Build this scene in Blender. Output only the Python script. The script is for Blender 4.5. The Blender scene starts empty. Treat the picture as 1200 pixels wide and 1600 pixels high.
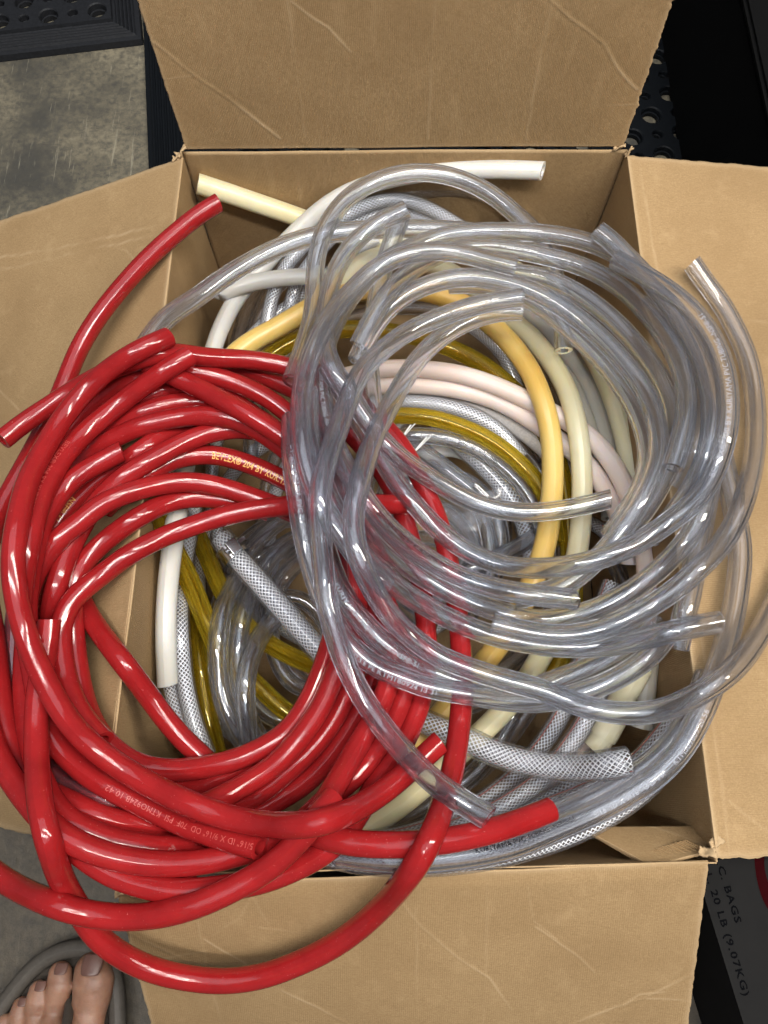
import bpy, bmesh, math, random
import numpy as np
from mathutils import Vector, Matrix
random.seed(7)
rng = np.random.default_rng(7)
SC = bpy.context.scene
COL = SC.collection
R = math.radians

# ------------------------------------------------------------------ camera
FPX = 1202.0                                   # focal length in pixels of a 1200 x 1600 frame
CAM = np.array([-0.0170, -0.2011, 0.4558])
PITCH, YAW, ROLL = 1.23357, 0.02086, 0.01928
FW = np.array([math.sin(YAW)*math.cos(PITCH), math.cos(YAW)*math.cos(PITCH), -math.sin(PITCH)])
_r0 = np.array([math.cos(YAW), -math.sin(YAW), 0.0]); _u0 = np.cross(_r0, FW)
RT = math.cos(ROLL)*_r0 + math.sin(ROLL)*_u0
UP = -math.sin(ROLL)*_r0 + math.cos(ROLL)*_u0
cd = bpy.data.cameras.new('camera'); cam = bpy.data.objects.new('camera', cd); COL.objects.link(cam)
cam.matrix_world = Matrix(((RT[0], UP[0], -FW[0], CAM[0]), (RT[1], UP[1], -FW[1], CAM[1]),
                           (RT[2], UP[2], -FW[2], CAM[2]), (0, 0, 0, 1)))
cd.sensor_fit = 'VERTICAL'; cd.sensor_height = 32.0; cd.lens = 32.0*FPX/1600.0
cd.clip_start = 0.01; cd.clip_end = 50.0
SC.camera = cam

# ------------------------------------------------------------------ light
w = bpy.data.worlds.new('World'); SC.world = w; w.use_nodes = True
bg = w.node_tree.nodes['Background']; bg.inputs[0].default_value = (0.84, 0.89, 1.0, 1); bg.inputs[1].default_value = 0.14
def lamp(name, direction, dist, size, power, color, target=(0, 0, 0)):
    ld = bpy.data.lights.new(name, 'AREA'); ld.shape = 'RECTANGLE'; ld.size, ld.size_y = size; ld.energy = power; ld.color = color
    o = bpy.data.objects.new(name, ld); COL.objects.link(o)
    d = Vector(direction).normalized(); o.location = Vector(target) + d*dist
    o.rotation_euler = d.to_track_quat('Z', 'Y').to_euler(); return o
lamp('right_tube_lamp', (0.52, -0.10, 1.0), 1.5, (0.10, 1.30), 24, (1.0, 0.94, 0.84))
lamp('front_tube_lamp', (-0.06, -0.30, 1.0), 1.6, (1.30, 0.10), 19, (1.0, 0.96, 0.92))
lamp('added_overhead_fill', (0.05, -0.10, 1.0), 1.9, (2.2, 2.2), 25, (0.84, 0.91, 1.0))  # added soft fill from above, brightens the clear tubing
SC.view_settings.view_transform = 'Standard'; SC.view_settings.look = 'None'
SC.view_settings.exposure = 0.0; SC.view_settings.gamma = 1.0
cy = SC.cycles
cy.max_bounces = 18; cy.transmission_bounces = 18; cy.transparent_max_bounces = 40; cy.glossy_bounces = 3; cy.diffuse_bounces = 3
cy.caustics_refractive = True; cy.caustics_reflective = False; cy.blur_glossy = 0.15; cy.sample_clamp_indirect = 10.0
cy.use_light_tree = False; cy.use_adaptive_sampling = True; cy.adaptive_threshold = 0.04; cy.adaptive_min_samples = 12

# ------------------------------------------------------------------ helpers
def ray(x, y):
    d = FW + RT*((x-600.0)/FPX) + UP*((800.0-y)/FPX)
    return d/np.linalg.norm(d)
def at(x, y, z):                               # the point of height z that lies under a pixel
    d = ray(x, y); return CAM + d*((z-CAM[2])/d[2])
def on(x, y, axis, val):
    d = ray(x, y); return CAM + d*((val-CAM[axis])/d[axis])
def topx(P):
    d = np.asarray(P)-CAM; z = d@FW
    return np.stack([600+FPX*(d@RT)/z, 800-FPX*(d@UP)/z], -1)
def tag(o, label=None, cat=None, group=None, kind=None):
    if label: o['label'] = label
    if cat: o['category'] = cat
    if group: o['group'] = group
    if kind: o['kind'] = kind
    return o
def empty(name, loc):
    o = bpy.data.objects.new(name, None); o.empty_display_size = 0.02; o.location = loc; COL.objects.link(o); return o
def mesh(name, V, F, mat, parent=None, smooth=True, uv=None, flat=None):
    me = bpy.data.meshes.new(name); me.from_pydata([tuple(v) for v in V], [], [tuple(f) for f in F])
    if mat: me.materials.append(mat)
    if smooth:
        s = np.ones(len(me.polygons), bool)
        if flat is not None: s[flat] = False
        me.polygons.foreach_set('use_smooth', s)
    if uv is not None:
        l = me.uv_layers.new(name='UVMap'); idx = np.empty(len(me.loops), int); me.loops.foreach_get('vertex_index', idx)
        l.data.foreach_set('uv', np.asarray(uv, np.float32)[idx].ravel())
    me.update()
    o = bpy.data.objects.new(name, me); COL.objects.link(o)
    if parent:
        o.parent = parent; o.matrix_parent_inverse = Matrix.Translation(parent.location).inverted() if parent.type == 'EMPTY' else parent.matrix_world.inverted()
    return o

# ------------------------------------------------------------------ materials
def new_mat(name):
    m = bpy.data.materials.new(name); m.use_nodes = True; nt = m.node_tree
    b = nt.nodes['Principled BSDF']; return m, nt, b
def N(nt, t, **kw):
    n = nt.nodes.new(t)
    for k, v in kw.items():
        if k in ('op', ): n.operation = v
        elif k == 'loc': pass
        else:
            try: n.inputs[k.replace('_', ' ')].default_value = v
            except Exception: setattr(n, k, v)
    return n
def ramp(nt, fac, stops):
    r = nt.nodes.new('ShaderNodeValToRGB'); e = r.color_ramp.elements
    while len(e) < len(stops): e.new(0.5)
    for el, (p, c) in zip(e, stops): el.position = p; el.color = (*c, 1) if len(c) == 3 else c
    nt.links.new(fac, r.inputs[0]); return r.outputs[0]
def noise(nt, vec, scale, detail=3, rough=0.5):
    n = nt.nodes.new('ShaderNodeTexNoise'); n.inputs['Scale'].default_value = scale; n.inputs['Detail'].default_value = detail
    n.inputs['Roughness'].default_value = rough
    if vec is not None: nt.links.new(vec, n.inputs['Vector'])
    return n.outputs[0]
def mul(nt, vec, s):
    m = nt.nodes.new('ShaderNodeMapping'); m.inputs['Scale'].default_value = s; nt.links.new(vec, m.inputs[0]); return m.outputs[0]
def mixc(nt, f, a, b, mode='MIX'):
    m = nt.nodes.new('ShaderNodeMix'); m.data_type = 'RGBA'; m.blend_type = mode
    for v, i in ((f, 0), (a, 6), (b, 7)):
        if hasattr(v, 'links'): nt.links.new(v, m.inputs[i])
        else: m.inputs[i].default_value = v if i == 0 else (*v, 1)
    return m.outputs[2]
def bump(nt, b, h, strength, dist, prev=None):
    n = nt.nodes.new('ShaderNodeBump'); n.inputs['Strength'].default_value = strength; n.inputs['Distance'].default_value = dist
    nt.links.new(h, n.inputs['Height'])
    if prev: nt.links.new(prev, n.inputs['Normal'])
    if b: nt.links.new(n.outputs[0], b.inputs['Normal'])
    return n.outputs[0]
def mathn(nt, op, a, b=None):
    m = nt.nodes.new('ShaderNodeMath'); m.operation = op
    for v, i in ((a, 0), (b, 1)):
        if v is None: continue
        if hasattr(v, 'links'): nt.links.new(v, m.inputs[i])
        else: m.inputs[i].default_value = v
    return m.outputs[0]
def obco(nt): return nt.nodes.new('ShaderNodeTexCoord').outputs['Object']
def uvco(nt): return nt.nodes.new('ShaderNodeTexCoord').outputs['UV']

def cardboard():
    m, nt, b = new_mat('kraft_cardboard'); co = obco(nt)
    f1 = noise(nt, mul(nt, co, (1, 1, 1)), 900, 4, 0.65); f2 = noise(nt, co, 14, 3); f3 = noise(nt, mul(nt, co, (1, 6, 1)), 260, 3, 0.6)
    c = ramp(nt, f1, [(0.30, (0.265, 0.172, 0.080)), (0.55, (0.335, 0.222, 0.106)), (0.75, (0.410, 0.285, 0.145))])
    c = mixc(nt, 0.30, c, ramp(nt, f3, [(0.35, (0.255, 0.160, 0.078)), (0.65, (0.40, 0.265, 0.140))]))
    c = mixc(nt, ramp(nt, f2, [(0.38, (0, 0, 0)), (0.66, (0.42, 0.42, 0.42))]), c, (0.225, 0.138, 0.062))
    c = mixc(nt, ramp(nt, noise(nt, mul(nt, co, (1, 1, 0.15)), 60, 4, 0.65), [(0.55, (0, 0, 0)), (0.75, (0.30,)*3)]), c, (0.46, 0.32, 0.17))
    a = nt.nodes.new('ShaderNodeAttribute'); a.attribute_name = 'wear'
    c = mixc(nt, mathn(nt, 'MULTIPLY', a.outputs['Fac'], 0.72), c, (0.56, 0.41, 0.245))
    nt.links.new(c, b.inputs['Base Color']); b.inputs['Roughness'].default_value = 0.82; b.inputs['Specular IOR Level'].default_value = 0.25
    h = bump(nt, None, f1, 0.12, 0.0006); h = bump(nt, None, f3, 0.10, 0.0006, h)
    w_ = nt.nodes.new('ShaderNodeTexWave'); w_.inputs['Scale'].default_value = 26; w_.inputs['Distortion'].default_value = 0.6; w_.inputs['Detail'].default_value = 1
    nt.links.new(uvco(nt), w_.inputs['Vector']); bump(nt, b, w_.outputs[0], 0.16, 0.0006, h)
    return m
def plain(name, col, rough, spec=0.5, noise_amt=0.0, nscale=200, bump_s=0.0, dark=0.7):
    m, nt, b = new_mat(name); co = obco(nt)
    b.inputs['Roughness'].default_value = rough; b.inputs['Specular IOR Level'].default_value = spec
    n = noise(nt, co, nscale, 4, 0.6)
    d = tuple(x*dark for x in col)
    c = ramp(nt, n, [(0.3, d), (0.7, col)]) if noise_amt else None
    if c: nt.links.new(c, b.inputs['Base Color'])
    else: b.inputs['Base Color'].default_value = (*col, 1)
    if bump_s: bump(nt, b, n, bump_s, 0.0008)
    return m
def red_pvc():
    m, nt, b = new_mat('red_pvc'); co = obco(nt)
    n = noise(nt, co, 55, 4, 0.6); n2 = noise(nt, mul(nt, uvco(nt), (40, 60, 1)), 6, 3, 0.7)
    c = ramp(nt, n, [(0.3, (0.225, 0.009, 0.010)), (0.7, (0.295, 0.013, 0.014))])
    dust = ramp(nt, n2, [(0.58, (0, 0, 0)), (0.85, (0.10, 0.10, 0.10))]); c = mixc(nt, dust, c, (0.46, 0.12, 0.12)); sp = noise(nt, co, 900, 2, 0.5)
    c = mixc(nt, ramp(nt, sp, [(0.70, (0, 0, 0)), (0.78, (0.35,)*3)]), c, (0.60, 0.30, 0.28))
    nt.links.new(c, b.inputs['Base Color'])
    nt.links.new(ramp(nt, n2, [(0.40, (0.045,)*3), (0.8, (0.24,)*3)]), b.inputs['Roughness'])
    b.inputs['Specular IOR Level'].default_value = 0.5
    b.inputs['Subsurface Weight'].default_value = 0.15; b.inputs['Subsurface Radius'].default_value = (0.006, 0.001, 0.001); b.inputs['Subsurface Scale'].default_value = 0.5
    bump(nt, b, noise(nt, mul(nt, uvco(nt), (30, 9, 1)), 5, 2), 0.05, 0.001)
    return m
def milky(name, c1, c2, rough, sss, nscale=9):
    m, nt, b = new_mat(name); co = obco(nt)
    n = noise(nt, co, nscale, 3, 0.55)
    nt.links.new(ramp(nt, n, [(0.36, c1), (0.64, c2)]), b.inputs['Base Color'])
    b.inputs['Roughness'].default_value = rough
    b.inputs['Subsurface Weight'].default_value = sss; b.inputs['Subsurface Radius'].default_value = (0.010, 0.007, 0.004); b.inputs['Subsurface Scale'].default_value = 0.6
    bump(nt, b, noise(nt, mul(nt, uvco(nt), (20, 12, 1)), 5, 2), 0.05, 0.001)
    return m
def clear(name, tint, edge, ior, refr, spec_rough=0.07, cloud=0.0, cloud_col=(0.70, 0.73, 0.82), gloss=0.9, add=0.0, cap=0.35):
    """Clear plastic: a bending share (refraction), a straight share, a faintly cloudy body with draw lines, and a gloss that grows towards grazing."""
    m = bpy.data.materials.new(name); m.use_nodes = True; nt = m.node_tree; nt.nodes.clear()
    out = nt.nodes.new('ShaderNodeOutputMaterial')
    lw = nt.nodes.new('ShaderNodeLayerWeight'); lw.inputs[0].default_value = 0.40
    s_ = nt.nodes.new('ShaderNodeSeparateXYZ'); nt.links.new(uvco(nt), s_.inputs[0]); u = s_.outputs[0]
    st = mathn(nt, 'MULTIPLY', mathn(nt, 'SINE', mathn(nt, 'MULTIPLY', u, 31.4159)), mathn(nt, 'SINE', mathn(nt, 'MULTIPLY', u, 69.115)))
    col = mixc(nt, mathn(nt, 'POWER', lw.outputs['Facing'], 4.0), tint, edge)
    tr = nt.nodes.new('ShaderNodeBsdfTransparent'); nt.links.new(col, tr.inputs[0]); last = tr.outputs[0]
    if refr:
        rf = nt.nodes.new('ShaderNodeBsdfGlass'); nt.links.new(col, rf.inputs[0]); rf.inputs['Roughness'].default_value = 0.02; rf.inputs['IOR'].default_value = ior
        mx = nt.nodes.new('ShaderNodeMixShader'); mx.inputs[0].default_value = refr
        nt.links.new(tr.outputs[0], mx.inputs[1]); nt.links.new(rf.outputs[0], mx.inputs[2]); last = mx.outputs[0]
    if cloud:
        df = nt.nodes.new('ShaderNodeBsdfTranslucent'); df.inputs[0].default_value = (*cloud_col, 1)
        d2 = nt.nodes.new('ShaderNodeBsdfDiffuse'); d2.inputs[0].default_value = (*cloud_col, 1)
        dm = nt.nodes.new('ShaderNodeMixShader'); dm.inputs[0].default_value = 0.55; nt.links.new(df.outputs[0], dm.inputs[1]); nt.links.new(d2.outputs[0], dm.inputs[2])
        cm = nt.nodes.new('ShaderNodeMixShader')
        k = mathn(nt, 'ADD', mathn(nt, 'MULTIPLY', st, 0.45*cloud), mathn(nt, 'MULTIPLY_ADD', lw.outputs['Facing'], 1.3*cloud))
        k.node.inputs[1].links[0].from_node.inputs[2].default_value = 0.55*cloud
        nt.links.new(k, cm.inputs[0])
        nt.links.new(last, cm.inputs[1]); nt.links.new(dm.outputs[0], cm.inputs[2]); last = cm.outputs[0]
    gl = nt.nodes.new('ShaderNodeBsdfGlossy'); gl.inputs['Roughness'].default_value = spec_rough
    fr = nt.nodes.new('ShaderNodeFresnel'); fr.inputs[0].default_value = 1.50
    fm = nt.nodes.new('ShaderNodeMixShader'); nt.links.new(mathn(nt, 'MINIMUM', mathn(nt, 'MULTIPLY_ADD', fr.outputs[0], gloss), cap), fm.inputs[0])
    fm.inputs[0].links[0].from_node.inputs[0].links[0].from_node.inputs[2].default_value = add
    nt.links.new(last, fm.inputs[1]); nt.links.new(gl.outputs[0], fm.inputs[2])
    nt.links.new(fm.outputs[0], out.inputs[0]); return m
def braid_mat(name, n, pitch, col, width=0.17):
    """Thread net: two sets of helical threads, open in between."""
    m = bpy.data.materials.new(name); m.use_nodes = True; nt = m.node_tree; nt.nodes.clear()
    out = nt.nodes.new('ShaderNodeOutputMaterial'); s = nt.nodes.new('ShaderNodeSeparateXYZ'); nt.links.new(uvco(nt), s.inputs[0])
    a = mathn(nt, 'MULTIPLY', s.outputs[0], float(n)); v = mathn(nt, 'MULTIPLY', s.outputs[1], n/pitch)
    masks = []
    for op in ('ADD', 'SUBTRACT'):
        f = mathn(nt, 'FRACT', mathn(nt, op, a, v)); d = mathn(nt, 'ABSOLUTE', mathn(nt, 'SUBTRACT', f, 0.5))
        masks.append(mathn(nt, 'LESS_THAN', d, width))
    k = mathn(nt, 'MAXIMUM', masks[0], masks[1])
    p = nt.nodes.new('ShaderNodeBsdfPrincipled'); p.inputs['Base Color'].default_value = (*col, 1); p.inputs['Roughness'].default_value = 0.28; p.inputs['Specular IOR Level'].default_value = 0.8
    t = nt.nodes.new('ShaderNodeBsdfTransparent'); t.inputs[0].default_value = (0.95, 0.96, 0.98, 1)
    x = nt.nodes.new('ShaderNodeMixShader'); nt.links.new(k, x.inputs[0]); nt.links.new(t.outputs[0], x.inputs[1]); nt.links.new(p.outputs[0], x.inputs[2])
    nt.links.new(x.outputs[0], out.inputs[0]); return m
M = {}
M['card'] = cardboard()
M['red'] = red_pvc()
M['clear'] = clear('clear_pvc', (0.980, 0.986, 1.0), (0.58, 0.63, 0.86), 1.50, 0.90, 0.04, 0.050, (0.80, 0.86, 1.0), 0.5, 0.0, 0.3)
M['clear_in'] = clear('clear_pvc_bore', (0.988, 0.991, 1.0), (0.78, 0.82, 0.95), 1.50, 0.86, 0.08, 0.015, (0.80, 0.86, 1.0), 0.5, 0.0, 0.3)
M['braid_wall'] = clear('braided_hose_wall', (0.985, 0.985, 0.99), (0.86, 0.87, 0.90), 1.0, 0.0, 0.07, 0.05, (0.76, 0.77, 0.81), 0.9)
M['amber'] = clear('amber_pvc', (0.99, 0.88, 0.30), (0.88, 0.66, 0.06), 1.48, 0.70, 0.06, 0.22, (1.0, 0.74, 0.05), 0.4, 0.0, 0.3)
M['amber_in'] = clear('amber_pvc_bore', (0.97, 0.87, 0.42), (0.84, 0.64, 0.10), 1.48, 0.85, 0.1, 0.05, (0.90, 0.62, 0.06), 0.4, 0.0, 0.25)
M['cream'] = milky('cream_silicone', (0.66, 0.59, 0.36), (0.70, 0.65, 0.46), 0.32, 0.5)
M['latex'] = milky('amber_latex', (0.66, 0.42, 0.10), (0.70, 0.52, 0.18), 0.30, 0.5)
M['white'] = milky('white_silicone', (0.58, 0.565, 0.52), (0.66, 0.645, 0.61), 0.26, 0.5)
M['pink'] = milky('pinkish_silicone', (0.72, 0.58, 0.51), (0.76, 0.65, 0.60), 0.34, 0.6)
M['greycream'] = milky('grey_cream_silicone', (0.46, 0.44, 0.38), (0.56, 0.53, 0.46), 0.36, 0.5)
M['braid'] = braid_mat('thread_net', 14, 0.050, (0.86, 0.87, 0.90), 0.115)
M['braid_fine'] = braid_mat('fine_thread_net', 11, 0.036, (0.86, 0.87, 0.90), 0.12)
M['braid_red'] = plain('red_tracer', (0.55, 0.16, 0.12), 0.5)
M['braid_white'] = plain('white_fabric_hose', (0.66, 0.62, 0.58), 0.6, 0.3, 1, 700, 0.3, 0.75)
M['steel'] = plain('clamp_steel', (0.62, 0.62, 0.64), 0.22); M['steel'].node_tree.nodes['Principled BSDF'].inputs['Metallic'].default_value = 1.0
M['ink_y'] = plain('yellow_ink', (0.80, 0.42, 0.12), 0.5); M['ink_p'] = plain('faded_pink_ink', (0.42, 0.06, 0.05), 0.5)
M['ink_w'] = plain('grey_white_ink', (0.34, 0.35, 0.40), 0.5); M['ink_k'] = plain('dark_ink', (0.003, 0.003, 0.004), 0.7, 0.03)
M['rubber'] = plain('dusty_black_rubber', (0.015, 0.016, 0.019), 0.62, 0.3, 1, 320, 0.35, 0.5)
M['rubber_clean'] = plain('black_rubber', (0.0035, 0.005, 0.007), 0.6, 0.2, 1, 300, 0.2, 0.6)
M['black'] = plain('stand_in_black', (0.003, 0.003, 0.003), 0.8, 0.1)  # flat black for the added blocks that stand in for darkness
M['carton'] = plain('shade_dark_carton', (0.020, 0.0195, 0.019), 0.9, 0.02, 1, 60, 0, 0.9)  # near-black base: the shade on the carton is put into its colour
M['ink_red'] = plain('red_print', (0.028, 0.002, 0.003), 0.8, 0.03)
M['tape'] = milky('masking_tape', (0.55, 0.50, 0.32), (0.66, 0.62, 0.46), 0.6, 0.2, 60)
M['bag'] = clear('thin_plastic_film', (0.94, 0.95, 0.97), (0.80, 0.82, 0.86), 1.02, 0.0, 0.16, 0.20)
M['thread'] = plain('white_thread', (0.85, 0.85, 0.83), 0.6)
# ------------------------------------------------------------------ the box (rim corners and flaps)
BW, BD, BH, FLOOR = 0.335, 0.4924, 0.196, -0.214
CBL, CBR, CFR, CFL = at(285, 238, 0), at(980, 234, 0), at(1120, 1347, 0), at(152, 1368, 0)
TH = 0.0038
def smoothstep(a, b, x):
    t = np.clip((x-a)/(b-a), 0, 1); return t*t*(3-2*t)
def seg_dist(P, poly):
    best = np.full(len(P), 1e9)
    for a, b in zip(poly[:-1], poly[1:]):
        a = np.array(a, float); b = np.array(b, float); ab = b-a
        t = np.clip(((P-a)@ab)/(ab@ab), 0, 1); best = np.minimum(best, np.linalg.norm(P-(a+t[:, None]*ab), axis=1))
    return best
def vnoise(P, s, seed):
    r = np.random.default_rng(seed); o = np.zeros(len(P))
    for k in range(6):
        d = r.normal(size=3); d /= np.linalg.norm(d); o += np.sin((P@d)*s*(0.6+0.25*k)+r.uniform(0, 6.28))/(1+0.5*k)
    return o/3
def sheet(name, c00, c10, c11, c01, parent, creases=(), nu=120, nv=90, th=TH, bow=0.0, rough_edges=(0, 0, 0, 0), seed=1, ripple=0.0006, hinge_wear=True, roll=0.0):
    """A cardboard panel: v=0 is the hinge edge c00-c10. Creases are dents and folds with worn liner paper."""
    c00, c10, c11, c01 = [np.asarray(c, float) for c in (c00, c10, c11, c01)]
    u, v = np.meshgrid(np.linspace(0, 1, nu), np.linspace(0, 1, nv)); u = u.ravel(); v = v.ravel()
    r = np.random.default_rng(seed)
    def jag(n, amp):
        amp = amp*0.5
        j = np.convolve(r.normal(size=n), np.ones(5)/5, 'same')+0.8*np.convolve(r.normal(size=n)*(r.uniform(size=n) > 0.8), np.ones(3)/2, 'same'); return j*amp
    ue, ve = u.copy(), v.copy()
    if any(rough_edges):
        e = rough_edges; jl, jr, jb = jag(nv, e[0]), jag(nv, e[1]), jag(nu, e[2])
        iv = np.repeat(np.arange(nv), nu); iu = np.tile(np.arange(nu), nv)
        ue = ue + jl[iv]*(1-smoothstep(0, 0.03, u)) + jr[iv]*smoothstep(0.97, 1, u); ve = ve + jb[iu]*smoothstep(0.97, 1, v)
    P = (np.outer((1-ue)*(1-ve), c00)+np.outer(ue*(1-ve), c10)+np.outer(ue*ve, c11)+np.outer((1-ue)*ve, c01))
    n = np.cross(c10-c00, c01-c00); n /= np.linalg.norm(n)
    if n[2] < -0.2 or (abs(n[2]) <= 0.2 and np.dot(n, CAM-(c00+c11)/2) < 0): n = -n
    px = topx(P); wear = np.zeros(len(P)); disp = vnoise(P, 28, seed)*0.0012 + vnoise(P, 90, seed+9)*ripple
    disp = disp - bow*np.sin(np.pi*v)
    if roll: disp = disp - roll*(1-smoothstep(0, 0.06, v))
    for cr in creases:
        poly, depth, wid, wr = cr; depth = depth*0.11; wid = wid*0.5
        d = seg_dist(px+np.stack([vnoise(P, 240, 3), vnoise(P, 200, 4)], 1)*1.6, poly)
        disp = disp + depth*np.exp(-(d/wid)**2) - 0.5*depth*np.exp(-(d/(2.6*wid))**2)
        brk = 0.55+0.45*np.clip(vnoise(P, 130, seed+int(poly[0][0]))*2, -1, 1)
        wear = np.maximum(wear, wr*brk*np.exp(-(d/(0.40*wid+0.8))**2))
    if hinge_wear:
        wear = np.maximum(wear, (0.55+0.35*vnoise(P, 120, seed+2))*np.exp(-(v/0.012)**2))
    edge = np.minimum(np.minimum(u, 1-u), 1-v); wear = np.maximum(wear, 0.5*np.exp(-(edge/0.006)**2))
    T = P+np.outer(disp, n); B = P+np.outer(disp-(0.0006+(th-0.0006)*smoothstep(0, 0.08, v) if hinge_wear else th), n)
    V = np.vstack([T, B]); m = nu*nv; F = []
    id_ = lambda i, j: j*nu+i
    for j in range(nv-1):
        for i in range(nu-1):
            q = (id_(i, j), id_(i+1, j), id_(i+1, j+1), id_(i, j+1)); F.append(q); F.append(tuple(x+m for x in reversed(q)))
    ring = [id_(i, 0) for i in range(nu)]+[id_(nu-1, j) for j in range(1, nv)]+[id_(i, nv-1) for i in range(nu-2, -1, -1)]+[id_(0, j) for j in range(nv-2, 0, -1)]
    nf = len(F)
    for a, b in zip(ring, ring[1:]+ring[:1]): F.append((a, a+m, b+m, b))
    lu, lv = np.linalg.norm(c10-c00), np.linalg.norm(c01-c00)
    uv = np.vstack([np.stack([u*lu, v*lv], 1)]*2)*10
    o = mesh(name, V, F, M['card'], parent, True, uv, np.arange(nf, len(F)))
    at_ = o.data.attributes.new('wear', 'FLOAT', 'POINT'); at_.data.foreach_set('value', np.concatenate([wear, wear*0.3]).astype(np.float32))
    return o
box = empty('cardboard_box', (0, 0, FLOOR))
tag(box, 'large open brown cardboard box with creased flaps, overflowing with hoses', 'box')
def low(c, z=-BH): return np.array([c[0], c[1], z])
def lift(c, d): return np.asarray(c)+np.array(d)
# walls: the inner face is the top face of each sheet
sheet('wall', CBL, CBR, low(CBR), low(CBL), box, [
    ([(465, 225), (470, 300), (474, 420)], 0.0010, 6, 0.5), ([(592, 215), (595, 330)], 0.0008, 5, 0.5)], 120, 60, seed=11, th=0.0013, hinge_wear=True)
sheet('wall', CFL, CBL, low(CBL), low(CFL), box, [], 120, 60, seed=12, th=0.0013)
sheet('wall', CBR, CFR, low(CFR), low(CBR), box, [([(1040, 1300), (1120, 1290)], 0.0010, 5, 0.3)], 120, 60, seed=13, th=0.0013)
sheet('wall', CFL, CFR, low(CFR), low(CFL), box, [([(772, 1360), (776, 1320)], 0.0012, 4, 0.2), ([(660, 1370), (664, 1330)], 0.001, 4, 0.2)], 120, 60, seed=14, th=0.0013)
sheet('bottom_panel', low(CFL), low(CFR), low(CBR), low(CBL), box, [], 40, 40, seed=15, hinge_wear=False)
# upright back flap
bl, br = on(211, 0, 1, 0.2535), on(1054, 0, 1, 0.2535)
up_l = CBL+(bl-CBL)*1.55; up_r = CBR+(br-CBR)*1.55
sheet('flap', lift(CBL, (0.003, 0.002, 0.001)), lift(CBR, (-0.003, 0.002, 0.001)), up_r, up_l, box, [
    ([(240, 66), (290, 105), (345, 145), (390, 178), (437, 217)], 0.0034, 5, 1.0),
    ([(455, 0), (490, 28), (512, 42), (548, 82)], 0.0026, 4, 1.0), ([(252, 122), (300, 118)], 0.0012, 3, 0.5),
    ([(448, -20), (462, 100), (478, 215)], 0.0016, 5, 0.35), ([(680, -20), (674, 100), (669, 216)], 0.0016, 5, 0.45),
    ([(850, -10), (900, 35), (945, 70), (965, 105), (995, 140)], 0.0040, 5, 1.0), ([(862, 5), (838, 120), (822, 218)], 0.0014, 5, 0.35),
    ([(620, 205), (640, 160), (655, 90)], 0.0010, 3, 0.3), ([(960, 165), (1005, 162)], 0.001, 3, 0.5), ([(975, 115), (1010, 113)], 0.001, 2.5, 0.5)],
    290, 200, rough_edges=(0.002, 0.004, 0.003), seed=21)
# left flap, sloping down and away
sheet('flap', lift(CFL, (0.0012, 0.012, 0.0016)), lift(CBL, (0.0006, -0.006, 0.0016)), (-0.347, 0.240, -0.076), (-0.318, -0.228, -0.160), box, [
    ([(0, 345), (70, 315), (120, 298)], 0.0016, 6, 0.3), ([(0, 402), (100, 384), (250, 350)], 0.0013, 4, 0.55), ([(0, 422), (120, 392), (260, 362)], 0.0012, 4, 0.5),
    ([(155, 375), (195, 390), (208, 405)], 0.0014, 3, 0.6), ([(0, 610), (30, 640)], 0.001, 3, 0.5)],
    240, 150, rough_edges=(0.002, 0.0016, 0.003), seed=22, roll=0.0)
# right flap, nearly level
sheet('flap', lift(CBR, (-0.0008, -0.006, 0.0016)), lift(CFR, (-0.0008, 0.002, 0.0016)), (0.345, -0.242, -0.050), (0.345, 0.240, -0.016), box, [
    ([(1135, 1250), (1165, 1275), (1200, 1300)], 0.0012, 3, 0.4), ([(1030, 497), (1110, 500), (1200, 502)], 0.0012, 4, 0.35), ([(1100, 835), (1200, 825)], 0.0012, 4, 0.35),
    ([(1000, 250), (1040, 500), (1085, 900), (1140, 1340)], 0.0016, 5, 0.4)],
    240, 150, rough_edges=(0.0016, 0.003, 0.003), seed=23, roll=0.0)
# front flap, hanging towards the feet
fl, fr = on(236, 1600, 2, -0.135), on(1076, 1600, 2, -0.080)
hl, hr = at(181, 1387, -0.003), at(1108, 1350, -0.001)
sheet('flap', hl, hr, hr+(fr-hr)*1.5, hl+(fl-hl)*1.5, box, [
    ([(200, 1455), (240, 1475), (290, 1500), (320, 1540)], 0.0026, 4, 0.8), ([(250, 1498), (320, 1485)], 0.0014, 3, 0.5),
    ([(310, 1440), (325, 1520), (345, 1600)], 0.0018, 5, 0.35), ([(320, 1465), (350, 1485), (385, 1505)], 0.0018, 3, 0.7),
    ([(330, 1460), (375, 1430), (395, 1395)], 0.0016, 3, 0.5), ([(395, 1400), (420, 1440)], 0.0012, 3, 0.4), ([(405, 1446), (480, 1458)], 0.0014, 3, 0.6),
    ([(624, 1408), (660, 1450), (720, 1500), (765, 1530), (800, 1580)], 0.0024, 4, 0.75), ([(440, 1545), (500, 1575), (545, 1600)], 0.0022, 4, 0.9),
    ([(762, 1385), (760, 1500), (755, 1600)], 0.0014, 5, 0.25), ([(650, 1420), (652, 1600)], 0.0012, 5, 0.25),
    ([(838, 1450), (880, 1480), (910, 1500), (930, 1520)], 0.0024, 4, 0.8), ([(905, 1598), (960, 1575), (1010, 1560), (1060, 1535), (1085, 1522)], 0.0032, 5, 0.95),
    ([(975, 1572), (1000, 1555), (1040, 1552)], 0.002, 3, 0.7), ([(1010, 1562), (1080, 1565)], 0.0016, 3, 0.6), ([(825, 1385), (835, 1440), (870, 1470)], 0.0012, 3, 0.5),
    ([(490, 1470), (560, 1480)], 0.001, 3, 0.4)],
    290, 190, rough_edges=(0.0035, 0.002, 0.003), seed=24, roll=0.001)
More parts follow.
